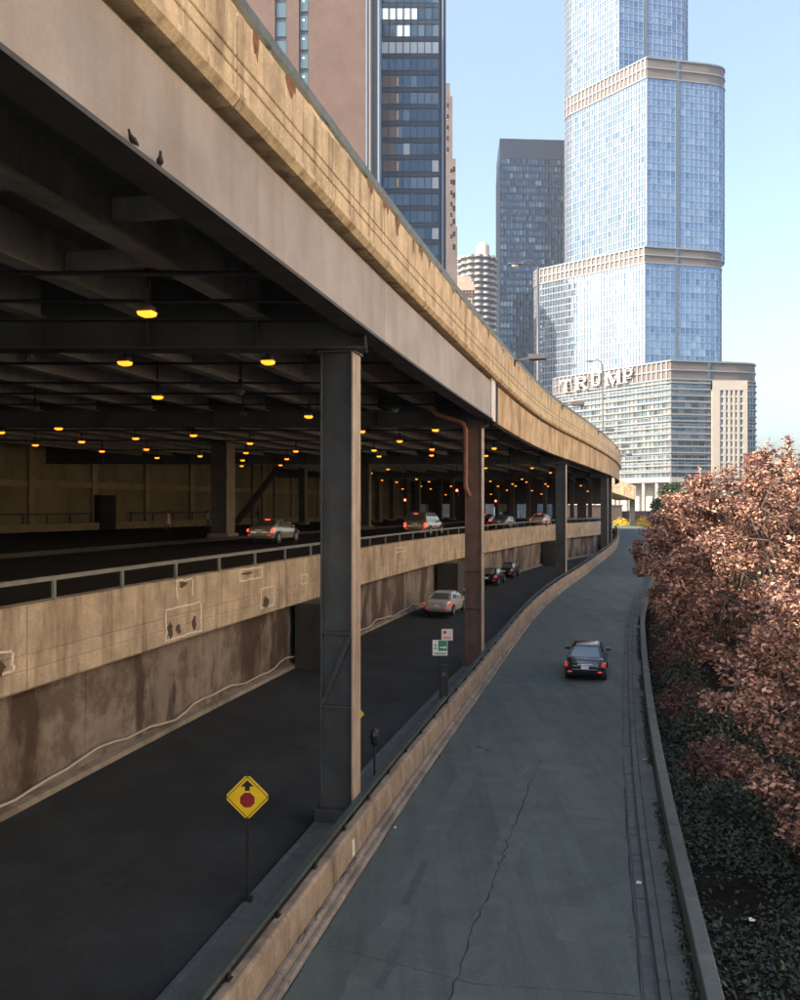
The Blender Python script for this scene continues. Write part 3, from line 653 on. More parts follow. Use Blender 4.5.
# ================================================================ CARS
def car_mats(nm, col, rough=.25): return mat('paint_'+nm, col, rough, metal=.35, coat=.7, var=.05, vscale=3)
m_glass = mat('car_glass', (.16,.20,.21), .06, metal=.45, spec=.9)
m_tyre = mat('tyre_rubber', (.015,.015,.015), .85); m_rim = mat('wheel_rim', (.35,.35,.36), .35, metal=.8)
m_tail = mat('tail_light', (.35,.012,.01), .2, emis=(1,.05,.03), estr=.25, coat=.5); m_brake = mat('brake_light', (.5,.02,.015), .2, emis=(1,.07,.04), estr=.9)
m_plate = mat('number_plate', (.7,.72,.74), .5); m_trim = mat('car_trim', (.02,.02,.022), .6); m_chrome = mat('chrome', (.7,.7,.72), .15, metal=1)
m_head = mat('head_lamp', (.6,.62,.65), .1, coat=1)
def car(label, loc, rotz, paint, kind='sedan', Wd=1.8, brake=False, name='sedan_car', group=None, slope=0):
    t = thing(name, label, 'car', loc, rotz, group); t.rotation_euler = (slope, 0, rotz); h = Wd/2
    if kind == 'sedan':
        S = [(-2.27,.66,.44,.70),(-2.24,.80,.34,.88),(-2.14,.88,.27,.985),(-1.9,.93,.22,1.02),(-1.5,.97,.20,1.02),(-.8,1,.19,.98),(.5,1,.19,.96),(1.1,.99,.19,.94),(1.6,.96,.2,.87),(1.98,.9,.23,.78),(2.18,.8,.28,.68),(2.26,.66,.36,.58)]
        GH = dict(yr0=-1.72, yf0=1.28, yr1=-.92, yf1=.28, zb=.955, zr=1.43, wb=.86, wr=.66)
        wy = (-1.36, 1.38); wr = .325
    else:
        S = [(-2.42,.72,.5,.85),(-2.39,.86,.40,1.06),(-2.3,.93,.34,1.10),(-1.9,.98,.30,1.12),(-.8,1,.29,1.11),(.6,1,.29,1.10),(1.1,.99,.29,1.09),(1.7,.97,.3,1.05),(2.15,.92,.33,.98),(2.36,.84,.38,.86),(2.43,.72,.46,.72)]
        GH = dict(yr0=-2.32, yf0=1.25, yr1=-2.08, yf1=.42, zb=1.07, zr=1.80, wb=.91, wr=.76)
        wy = (-1.48, 1.5); wr = .39
    rings = []
    for y, wf, zb, zt in S:
        w_ = h*wf; zm = zb+(zt-zb)*.45
        half = [(.0,zb),(w_*.72,zb),(w_*.95,zb+.07),(w_,zm),(w_*.985,zm+(zt-zm)*.45),(w_*.94,zt-.05),(w_*.82,zt),(0,zt+.015)]
        ring = [(x,y,z) for x,z in half] + [(-x,y,z) for x,z in reversed(half[1:-1])]
        rings.append(ring)
    body = shade(MB().loft(rings).build('body', paint, t), 50)
    g_ = GH
    def ghp(u, v, face):      # u across, v up; faces rear/front/left/right
        yr = g_['yr0']+(g_['yr1']-g_['yr0'])*v; yf = g_['yf0']+(g_['yf1']-g_['yf0'])*v
        z = g_['zb']+(g_['zr']-g_['zb'])*v; bul = .05*math.sin(math.pi*v)
        wd = h*(g_['wb']+(g_['wr']-g_['wb'])*v)+bul*.6
        if face == 'rear': return Vector((-wd+2*wd*u, yr-bul-.06*math.sin(math.pi*u), z))
        if face == 'front': return Vector((wd-2*wd*u, yf+bul+.1*math.sin(math.pi*u), z))
        if face == 'right': return Vector((wd+.02*math.sin(math.pi*u), yr+(yf-yr)*u, z))
        return Vector((-wd-.02*math.sin(math.pi*u), yf+(yr-yf)*u, z))
    rows = []
    for v in (0,.25,.5,.75,1):
        rows.append([ghp(u, v, f) for f in ('rear','right','front','left') for u in (0,.25,.5,.75)])
    rt = rows[-1]; cx = Vector((0,(g_['yr1']+g_['yf1'])/2,g_['zr']+.0))
    for s_, dz in ((.9,.028),(.55,.05)): rows.append([Vector((p.x*s_, cx.y+(p.y-cx.y)*s_, g_['zr']+dz)) for p in rt])
    shade(MB().loft(rows).build('cabin', paint, t), 50)
    def win(nm, face, u0, u1, v0, v1, off=.012):
        b = MB(); vs = []; N_ = 6
        nrm = {'rear':Vector((0,-1,.6)),'front':Vector((0,1,.7)),'right':Vector((1,0,.3)),'left':Vector((-1,0,.3))}[face].normalized()
        for j in range(N_+1):
            for i in range(N_+1):
                u_ = u0+(u1-u0)*i/N_; v_ = v0+(v1-v0)*j/N_; vs.append(ghp(u_, v_, face)+nrm*off)
        b.add(vs, [(j*(N_+1)+i, j*(N_+1)+i+1, (j+1)*(N_+1)+i+1, (j+1)*(N_+1)+i) for j in range(N_) for i in range(N_)])
        o = b.build(nm, m_glass, t); o.data.polygons.foreach_set('use_smooth', [True]*len(o.data.polygons)); return o
    win('rear_window','rear',.09,.91,.16,.9); win('windscreen','front',.06,.94,.1,.93)
    if kind == 'sedan': sp = ((.16,.48),(.52,.9))
    else: sp = ((.04,.29),(.32,.6),(.63,.92))
    for a, c in sp: win('side_window','right',a,c,.14,.88); win('side_window','left',1-c,1-a,.14,.88)
    for sx in (-1, 1):
        for yy in wy:
            MB().tube([(sx*(h*.80),yy,wr+.02),(sx*(h+.004),yy,wr+.02)], wr+.06, 24).build('wheel_arch', m_trim, t)
            wh = MB().tube([(sx*(h*.82),yy,wr),(sx*(h-.02),yy,wr),(sx*(h+.015),yy,wr)], [wr,wr,wr-.04], 24).build('wheel', m_tyre, t)
            b = MB(); b.tube([(sx*(h+.012),yy,wr),(sx*(h+.022),yy,wr)], wr*.62, 20); b.build('rim', m_rim, wh)
        y0 = S[1][0]; zt = S[2][3]
        if kind == 'sedan':
            b = MB(); b.prism([(0,0),(.40,.02),(.42,.15),(.05,.19)], (sx*(h*.90),y0+.10,zt-.30), (-sx,-.10,0), (0,.12,1), (0,-1,0), .04)
            b.prism([(0,0),(.26,.03),(.26,.17),(0,.15)], (sx*(h*.93),y0+.08,zt-.29), (0,1,0), (-sx*.12,0,1), (sx,0,0), .045)
        else:
            b = MB(); b.box(min(sx*h*.74,sx*h*.93),max(sx*h*.74,sx*h*.93),y0-.06,y0+.1,zt-.42,zt-.06)
        tl = b.build('tail_light', m_brake if brake else m_tail, t)
        bevel(MB().box(min(sx*(h*.92),sx*(h+.16)),max(sx*(h*.92),sx*(h+.16)),g_['yf0']-.62,g_['yf0']-.5,g_['zb']-.02,g_['zb']+.12).build('wing_mirror', paint, t), .03)
        bevel(MB().box(min(sx*h*.5,sx*h*.84),max(sx*h*.5,sx*h*.84),S[-2][0]-.12,S[-2][0]+.02,S[-2][3]-.16,S[-2][3]-.02).build('head_light', m_head, t), .02)
        bevel(MB().box(min(sx*h*.55,sx*h*.82),max(sx*h*.55,sx*h*.82),S[0][0]-.03,S[0][0]+.1,S[0][2]+.02,S[0][2]+.07).build('reflector', m_tail, t), .008)
    if brake:
        gp = ghp(.5,.93,'rear'); MB().box(-.16,.16,gp.y-.05,gp.y+.05,gp.z+.0,gp.z+.05).build('brake_lamp', m_brake, t)
    zp = S[1][3]-.20
    bevel(MB().box(-.17,.17,S[1][0]-.045,S[1][0]+.05,zp-.08,zp+.08).build('number_plate', m_plate, t), .006)
    bevel(MB().box(-.34,.34,S[1][0]-.035,S[1][0]+.05,zp+.095,zp+.135).build('boot_trim', m_chrome, t), .008)
    bevel(MB().loft([[(x,y,z) for x,y,z in ((-h*.93,S[2][0],S[0][2]-.02),(-h*.6,S[0][0]-.035,S[0][2]-.02),(h*.6,S[0][0]-.035,S[0][2]-.02),(h*.93,S[2][0],S[0][2]-.02))], [(x,y,z) for x,y,z in ((-h*.93,S[2][0],S[0][2]+.17),(-h*.6,S[0][0]-.045,S[0][2]+.17),(h*.6,S[0][0]-.045,S[0][2]+.17),(h*.93,S[2][0],S[0][2]+.17))]]).build('bumper', paint, t), .03)
    if kind != 'sedan':
        for sx in (-1,1): MB().bar((sx*h*.62,-1.7,1.9),(sx*h*.62,.2,1.9),.05,.05).build('roof_rail', m_trim, t)
    return t
p_dark = car_mats('dark_blue_black', (.018,.024,.03), .22); p_silver = car_mats('silver', (.38,.34,.28)); p_champ = car_mats('champagne', (.30,.25,.18)); p_white = car_mats('white', (.55,.52,.47), .35); p_black = car_mats('black', (.012,.013,.015)); p_grey = car_mats('grey', (.2,.2,.2))
cy = 42.2; cpos = P(3.95, cy+1.0)
_sl = math.atan((RZ(46)-RZ(40))/6)
cp = Vector((XZ(587, cy), cy, 0)); cp.z = RZ(cy)+.004
car('black sedan driving away up the open ramp', cp, -math.atan((F(44)-F(41))/3), p_dark, 'sedan', 1.82, brake=False, name='sedan_car', slope=_sl)
car('silver sedan with red brake lights on the middle road deck', (XZ(274.5,57), 57, MZ_ROAD+.16), R(-16), p_silver, 'sedan', 1.82, brake=True)
car('champagne estate car on the middle road deck by the drainpipe column', (XZ(424.5,74.5), 74.5, MZ_ROAD+.03), R(-20), p_champ, 'suv', 2.05, brake=True, name='estate_car')
car('grey car in traffic beyond the drainpipe column', (XZ(504,98), 98, MZ_ROAD+.05), R(-20), p_grey, 'sedan', 1.85)
car('white car with glowing brake lights queuing under the deck', (XZ(541,108), 108, MZ_ROAD+.04), R(-20), p_white, 'sedan', 1.85, brake=True)
car('black car beside the grey car in the covered traffic', (XZ(487,101), 101, MZ_ROAD+.05), R(-20), p_black, 'sedan', 1.8, brake=True)
def lowc(px, Y): 
    return (XZ(px,Y), Y, LZL-.1)
car('white car parked on the lower street beside the pier block', (XZ(446,59.5), 59.5, LZL-.08), R(-18), p_white, 'sedan', 1.8)
car('black car parked on the lower street, nearest the drainpipe column', (XZ(492,82), 82, LZL-.12), R(-18), p_black, 'sedan', 1.8)
car('dark car parked on the lower street ahead of the black one', (XZ(508,90), 90, LZL-.12), R(-18), p_dark, 'sedan', 1.8)

# ================================================================ SIGNS, METER, PAY BOX
sy = 17.0; p = W(247.5, 797, sy)
sg = thing('stop_ahead_sign', 'yellow diamond sign with black arrow above a red octagon on a post', 'sign', (p.x, p.y, LZR+.12))
hb = LZR+.12; zc = p.z
bevel(MB().box(p.x-.03, p.x+.03, p.y+.012, p.y+.06, hb-.05, zc+.3).build('post', m_black, sg, True), .005)
MB().box(p.x-.09, p.x+.09, p.y-.06, p.y+.12, hb-.02, hb+.05).build('base', m_black, sg, True)
U, V, Nn = Vector((1,0,0)), Vector((0,0,1)), Vector((0,-1,0)); hd = .44
def dia(r): return [(0,-r),(r,0),(0,r),(-r,0)]
def rdia(r, c=.05): 
    return [(-c,-r+c),(c,-r+c),(r-c,-c),(r-c,c),(c,r-c),(-c,r-c),(-r+c,c),(-r+c,-c)]
o_ = Vector((p.x, p.y, zc))
pl = MB().prism(rdia(hd), o_, U, V, Nn, .012).build('plate', m_yellow, sg, True)
b = MB()
for k in range(4):
    a0, a1 = dia(hd-.045)[k], dia(hd-.045)[(k+1)%4]; b0, b1 = dia(hd-.066)[k], dia(hd-.066)[(k+1)%4]
    b.prism([a0,a1,b1,b0], o_+Nn*.0125, U, V, Nn, .002)
b.build('border', m_black, pl, True)
MB().prism([(-.045,.12),(.045,.12),(.045,.20),(.125,.20),(0,.32),(-.125,.20),(-.045,.20)], o_+Nn*.0125, U, V, Nn, .003).build('arrow', m_black, pl, True)
MB().prism([(.148*math.cos(R(22.5+45*k)), -.055+.148*math.sin(R(22.5+45*k))) for k in range(8)], o_+Nn*.0125, U, V, Nn, .002).build('octagon_border', m_black, pl, True)
MB().prism([(.138*math.cos(R(22.5+45*k)), -.055+.138*math.sin(R(22.5+45*k))) for k in range(8)], o_+Nn*.0148, U, V, Nn, .002).build('octagon', m_signred, pl, True)
# second yellow sign mostly behind the column
p = W(357, 714, 30.0)
s2 = thing('yellow_sign', 'yellow diamond sign half hidden behind the tall steel column', 'sign', (p.x, p.y, LZR+.12))
MB().box(p.x-.03,p.x+.03,p.y+.012,p.y+.06,LZR+.1,p.z+.2).build('post', m_black, s2, True); MB().prism(rdia(.26,.03), p, U, V, Nn, .012).build('plate', m_yellow, s2, True)
# parking sign stack and pay box
Yp = 33.0; p = W(440, 648, Yp); ps = thing('parking_sign', 'green and white parking sign with a white sign above on one post', 'sign', (p.x, p.y, LZR+.12))
MB().box(p.x-.03,p.x+.03,p.y+.012,p.y+.07,LZR+.1,W(440,628,Yp).z).build('post', m_black, ps, True)
a, c = W(432.5,640,Yp), W(447.5,655.5,Yp)
pn = MB().box(a.x,c.x,p.y-.012,p.y+.01,c.z,a.z).build('green_panel', m_white, ps, True)
wd = c.x-a.x; ht = a.z-c.z
MB().box(a.x+wd*.38,c.x-.02,p.y-.016,p.y-.013,c.z+ht*.3,a.z-.02).build('green_field', m_signgreen, pn, True)
b = MB(); b.box(a.x+wd*.12,a.x+wd*.26,p.y-.016,p.y-.013,c.z+ht*.42,c.z+ht*.52); b.box(a.x+wd*.12,a.x+wd*.26,p.y-.016,p.y-.013,c.z+ht*.62,c.z+ht*.72); b.box(a.x+wd*.1,c.x-wd*.1,p.y-.016,p.y-.013,c.z+ht*.1,c.z+ht*.17); b.build('lettering', m_signgreen, pn, True)
b = MB(); b.prism([(.0,.04),(.16,.04),(.16,0),(.24,.06),(.16,.12),(.16,.08),(0,.08)], (a.x+wd*.5,p.y-.0165,c.z+ht*.42), U, V, Nn, .002); b.build('arrow', m_white, pn, True)
a, c = W(441.5,629,Yp), W(452.8,641,Yp)
pn = MB().box(a.x,c.x,p.y-.018,p.y+.01,c.z+.02,a.z).build('white_panel', mat('sign_pinkish_white', (.68,.56,.50), .6), ps, True)
b = MB(); cx_ = a.x*.6+c.x*.4; MB().tube([(a.x+.12,p.y-.0185,a.z-.12),(a.x+.12,p.y-.022,a.z-.12)], .06, 14).build('red_disc', m_signred, pn, True)
b.box(a.x+.06,c.x-.06,p.y-.022,p.y-.0185,c.z+.13,c.z+.15); b.box(a.x+.06,c.x-.1,p.y-.022,p.y-.0185,c.z+.08,c.z+.10); b.build('lettering', m_signred, pn, True)
pb_ = thing('pay_box', 'black parking pay box below the green parking sign', 'pay box', (p.x+.12, p.y-.25, LZR+.12))
bevel(MB().box(-.16,.16,-.12,.12,-.02,1.55).build('cabinet', m_black, pb_), .02); MB().prism([(-.16,1.551),(.16,1.551),(.12,1.68),(-.12,1.68)], (0,.1,0), U, V, Nn, .2).build('hood', m_black, pb_); MB().box(-.07,.07,-.128,-.121,1.3,1.42).build('screen', m_walk, pb_)
p = W(374.5, 737, 24.6); pm = thing('parking_meter', 'black single-head parking meter beside the tall steel column', 'parking meter', (p.x, p.y, LZR+.12))
MB().tube([(0,0,-.02),(0,0,p.z-LZR-.35)], .03, 10).build('post', m_black, pm)
z0 = p.z-LZR-.36; shade(MB().loft([[(r*math.cos(2*math.pi*k/14), .6*r*math.sin(2*math.pi*k/14), z0+zz) for k in range(14)] for r, zz in ((.05,0),(.10,.06),(.11,.22),(.115,.32),(.10,.42),(.05,.48),(.01,.5))]).build('head', m_black, pm), 40)
MB().box(-.05,.05,-.075,-.066,z0+.28,z0+.37).build('window', m_walk, pm)

# ================================================================ PIGEONS on the girder flange
m_pig = mat('pigeon_feather', (.035,.036,.042), .7, var=.4, vscale=25); m_pig2 = mat('pigeon_neck', (.02,.035,.032), .4)
def pigeon(px, label, rz):
    Yp = yfor(px, GO+.07); q = P(GO+.07, Yp, GB+.046); t = thing('pigeon', label, 'pigeon', q, rz); sc = .55
    prof = [(-.20,.10,.008,.006),(-.16,.105,.03,.012),(-.10,.12,.05,.035),(-.04,.145,.068,.06),(.02,.165,.07,.066),(.07,.19,.06,.058),(.10,.225,.042,.042),(.115,.26,.033,.034),(.125,.29,.034,.034),(.14,.312,.03,.028),(.158,.315,.014,.013)]
    rings = [[(a*math.cos(2*math.pi*k/12)*sc, (y)*sc + (0), (z + c*math.sin(2*math.pi*k/12))*sc) for k in range(12)] for y, z, a, c in prof]
    shade(MB().loft(rings).build('body', m_pig, t), 80)
    for sx in (-1,1):
        shade(MB().loft([[(sx*(w0+.004+ .012*math.cos(2*math.pi*k/8))*sc, y*sc, (z+hh_*math.sin(2*math.pi*k/8))*sc) for k in range(8)] for y, z, w0, hh_ in ((.06,.17,.05,.02),(0,.16,.062,.05),(-.08,.14,.045,.04),(-.17,.12,.014,.012))]).build('wing', m_pig, t), 80)
        MB().tube([(sx*.025*sc,.01*sc,.11*sc),(sx*.025*sc,.005*sc,.0)], .006*sc, 6).build('leg', mat('pigeon_leg', (.25,.06,.05), .7), t)
        b = MB()
        for dx in (-.02,0,.02): b.tube([(sx*.025*sc,.005*sc,.006),((sx*.025+dx)*sc,.045*sc,.005)], .004*sc, 5)
        b.build('foot', mat('pigeon_leg', (.25,.06,.05)), t)
    MB().tube([(0,.158*sc,.313*sc),(0,.185*sc,.303*sc)], [.008*sc,.002], 6).build('beak', m_black, t)
pigeon(133, 'pigeon perched on the girder flange, facing the ramp', R(160)); pigeon(160, 'pigeon perched on the girder flange, turned along the viaduct', R(200))

# ================================================================ PEOPLE by the back wall
m_skin = mat('skin', (.35,.2,.13), .6)
def person(px, py, Y, rz, label, m_top, m_bot, hair, skirt=False):
    g0 = W(px, py, Y); t = thing('person', label, 'person', g0, rz)
    J = {'pel':(0,0,.95),'ch':(0,.02,1.2),'nk':(0,.02,1.45),'hd0':(0,.03,1.53),'hd':(0,.04,1.62),'hd2':(0,.03,1.72),
         'sl':(-.17,.0,1.40),'el':(-.23,-.05,1.13),'wl':(-.22,.06,.90),'sr':(.17,0,1.40),'er':(.23,.03,1.13),'wr':(.21,.16,.93),
         'hl':(-.09,0,.90),'kl':(-.10,.16,.50),'al':(-.10,.06,.09),'tl':(-.10,.22,.04),'hr':(.09,0,.90),'kr':(.10,.0,.49),'ar':(.10,-.24,.11),'tr':(.10,-.10,.04)}
    Rr = {'pel':.14,'ch':.15,'nk':.06,'hd0':.07,'hd':.095,'hd2':.075,'sl':.07,'el':.045,'wl':.035,'sr':.07,'er':.045,'wr':.035,'hl':.09,'kl':.06,'al':.04,'tl':.035,'hr':.09,'kr':.06,'ar':.04,'tr':.035}
    names = list(J); E = [('pel','ch'),('ch','nk'),('nk','hd0'),('hd0','hd'),('hd','hd2'),('ch','sl'),('sl','el'),('el','wl'),('ch','sr'),('sr','er'),('er','wr'),('pel','hl'),('hl','kl'),('kl','al'),('al','tl'),('pel','hr'),('hr','kr'),('kr','ar'),('ar','tr')]
    me = bpy.data.meshes.new('body'); me.from_pydata([J[k] for k in names], [(names.index(a), names.index(b)) for a, b in E], []); me.materials.append(m_bot)
    o = bpy.data.objects.new('body', me); COL.objects.link(o); o.parent = t
    sk = o.modifiers.new('skin','SKIN'); sk.use_smooth_shade = True
    for i, k in enumerate(names): me.skin_vertices[0].data[i].radius = (Rr[k], Rr[k]*.8)
    me.skin_vertices[0].data[0].use_root = True; sb = o.modifiers.new('sub','SUBSURF'); sb.levels = 1; sb.render_levels = 1
    def ring(r, rx, z, y=0): return [(r*math.cos(2*math.pi*k/14), y+rx*math.sin(2*math.pi*k/14), z) for k in range(14)]
    shade(MB().loft([ring(.19,.14,.93,0),ring(.17,.13,1.1,.01),ring(.20,.145,1.28,.01),ring(.21,.12,1.40,.01),ring(.09,.08,1.47,.02)]).build('shirt', m_top, t), 60)
    if skirt: shade(MB().loft([ring(.17,.14,.98),ring(.22,.2,.75,.02),ring(.26,.27,.5,.0)]).build('skirt', m_top, t), 60)
    shade(MB().loft([ring(.06,.06,1.57,-.01),ring(.108,.105,1.64,.02),ring(.10,.1,1.74,.025),ring(.04,.04,1.80,.03)]).build('hair', hair, t), 60)
    shade(MB().loft([ring(.075,.06,1.53,.075),ring(.09,.06,1.6,.085),ring(.085,.055,1.66,.085)]).build('face', m_skin, t), 60)
    for nm in ('wl','wr'):
        x, y, z = J[nm]; hnd = MB().tube([(x,y,z+.02),(x,y+.02,z-.07)], [.035,.04], 8).build('hand', m_skin, t)
person(168.5, 529.5, 84, R(80), 'person in a pale dress walking along the back wall', mat('dress_pale', (.6,.42,.34), .8), m_skin, mat('hair_dark', (.02,.015,.01), .7), True)
person(208, 528, 90, R(-70), 'person in a white shirt by the thick inner column', mat('shirt_white', (.6,.6,.6), .8), mat('trousers_dark', (.03,.03,.04), .8), mat('hair_dark', (0,0,0)))
person(258, 524.5, 92, R(-60), 'person in dark clothes near the foot of the staircase', mat('jacket_dark', (.04,.035,.035), .8), mat('trousers_dark', (0,0,0)), mat('hair_dark', (0,0,0)))

# ================================================================ STREET LAMPS on the upper deck, floodlights on the parapet
m_pole = mat('lamp_pole', (.06,.06,.065), .5, metal=.3)
def street_lamp(px, Y, ytop, head_px, head_py, label):
    b0 = Vector((XZ(px, Y), Y, SLB+.55)); t = thing('street_lamp', label, 'street lamp', b0); top = W(px, ytop, Y); hd_ = W(head_px, head_py, Y)
    MB().tube([b0, b0+Vector((0,0,.6)), top], [.16,.12,.085], 12).build('pole', m_pole, t, True, True)
    pts = [top+Vector((0,0,-.1))]
    for k in range(1,9):
        s = k/8; pts.append(top.lerp(hd_, s)+Vector((0,0,math.sin(math.pi*s)*.35)))
    MB().tube(pts, .05, 8).build('arm', m_pole, t, True, True)
    d = (hd_-top); sg_ = -1 if d.x < 0 else 1
    shade(MB().loft([[(hd_.x+sg_*xx, hd_.y+r*.9*math.cos(2*math.pi*k/10), hd_.z+.03+r*.55*math.sin(2*math.pi*k/10)) for k in range(10)] for xx, r in ((-.15,.06),(.1,.16),(.5,.2),(.85,.14),(1.0,.03))]).build('lamp_head', m_pole, t, True), 60)
    shade(MB().loft([[(hd_.x+sg_*(.45+.28*c0*math.cos(2*math.pi*k/12)), hd_.y+.15*c0*math.sin(2*math.pi*k/12), hd_.z-dz) for k in range(12)] for c0, dz in ((1,.05),(.8,.14),(.3,.19))]).build('globe', mat('lamp_globe', (.6,.6,.58), .2), t, True), 60)
    bevel(MB().box(b0.x-.22,b0.x+.22,Y-.22,Y+.22,b0.z-.02,b0.z+.9).build('base', m_pole, t, True), .04)
street_lamp(538, 65, 267, 521, 264.5, 'street lamp with a curved arm, rising before the slim dark slab tower')
street_lamp(602.5, 113, 364, 593, 361.5, 'street lamp on the viaduct standing before the big letters')
def flood(Y, L_, label):
    a = P(PO+.02, Y, ZTO(Y)-.02); T, n = frame(Y); t = thing('parapet_floodlight', label, 'floodlight', a, 0, 'floodlights on arms along the viaduct parapet')
    MB().bar((0,0,0), n*(L_*.55)+Vector((0,0,.14)), .11, .11).build('arm', m_pole, t); MB().box(-.06,.06,-.1,.1,-.25,.1).build('bracket', m_pole, t)
    c = n*(L_*.78)+Vector((0,0,.16)); bevel(MB().obox(c, n*(L_*.30), T*.26, (0,0,.15)).build('lamp_head', m_pole, t), .04)
for Y in (48.5, 72.5, 99, 126, 146): flood(Y, 1.6, 'dark floodlight on a short arm fixed to the viaduct parapet')
# ================================================================ BUILDINGS
GZ = -1.29
def glass(name, col, rough=.07, metal=.75, **k): return mat(name, col, rough, metal=metal, **k)
g_pale = [glass('tower_glass_a', (.23,.33,.44)), glass('tower_glass_b', (.205,.305,.42)), glass('tower_glass_c', (.165,.265,.385)), glass('tower_glass_d', (.30,.385,.475), .15), glass('tower_glass_e', (.12,.21,.325))]
m_mull = mat('tower_mullion_steel', (.21,.22,.235), .4, metal=.2); m_mull2 = mat('tower_mullion_blue', (.20,.26,.33), .4, metal=.3)
m_mech = mat('louvre_band', (.12,.10,.085), .6); m_slot = mat('tower_slot', (.05,.075,.10), .3)
def walls(pts): return [(Vector((*a,0)), Vector((*b,0))) for a, b in zip(pts[:-1], pts[1:])]
def curtain(par, pts, z0, z1, fh, bw, mats, weights, band=None, bandh=.9, fin=None, finw=.16, find=.18, banded=None, name='curtain_wall', seed=1, wob=.012):
    """panes, floor bands and fins on each wall segment of an open footprint line (outside lies to the right of travel)"""
    rg = random.Random(seed); gl = MB(); bd = MB(); fi = MB()
    nf = max(1, round((z1-z0)/fh)); fh = (z1-z0)/nf
    for a, b in walls(pts):
        L_ = (b-a).length; u = (b-a)/L_; n = Vector((u.y,-u.x,0)); nb = max(1, round(L_/bw)); w_ = L_/nb
        for f in range(nf):
            row = rg.random()
            for k in range(nb):
                if banded is None: mi = rg.choices(range(len(mats)), weights)[0]
                else: mi = banded(f, k, nb, rg, row)
                t1, t2 = rg.gauss(0, wob), rg.gauss(0, wob)
                q = [a+u*(w_*k)+n*(t1), a+u*(w_*(k+1))-n*(t1), a+u*(w_*(k+1))-n*(t1+t2), a+u*(w_*k)+n*(t1-t2)]
                zz = [z0+fh*f, z0+fh*f, z0+fh*(f+1), z0+fh*(f+1)]
                gl.add([(q[i].x, q[i].y, zz[i]) for i in range(4)], [(0,1,2,3)], mi)
            if band: bd.obox(a+u*L_/2+n*.09+Vector((0,0,z0+fh*f+bandh/2)), u*(L_/2), n*.10, (0,0,bandh/2))
        if fin:
            for k in range(nb+1): fi.obox(a+u*(w_*k)+n*find/2+Vector((0,0,(z0+z1)/2)), u*finw/2, n*(find/2+.06), (0,0,(z1-z0)/2))
    o = stuff(gl.build(name, mats, par, True, fix=False))
    if band: stuff(bd.build('floor_band', band, par, True, fix=False))
    if fin: stuff(fi.build('mullion', fin, par, True, fix=False))
    return o
def arc(c, r, a0, a1, n): return [(c[0]+r*math.cos(R(a0+(a1-a0)*i/n)), c[1]+r*math.sin(R(a0+(a1-a0)*i/n))) for i in range(n+1)]
def solid(par, name, pts, z0, z1, m):
    b = MB(); k = len(pts); b.add([(x,y,z0) for x,y in pts]+[(x,y,z1) for x,y in pts], [tuple(range(k-1,-1,-1)), tuple(range(k,2*k))]+[(i,(i+1)%k,k+(i+1)%k,k+i) for i in range(k)]); return b.build(name, m, par, True)

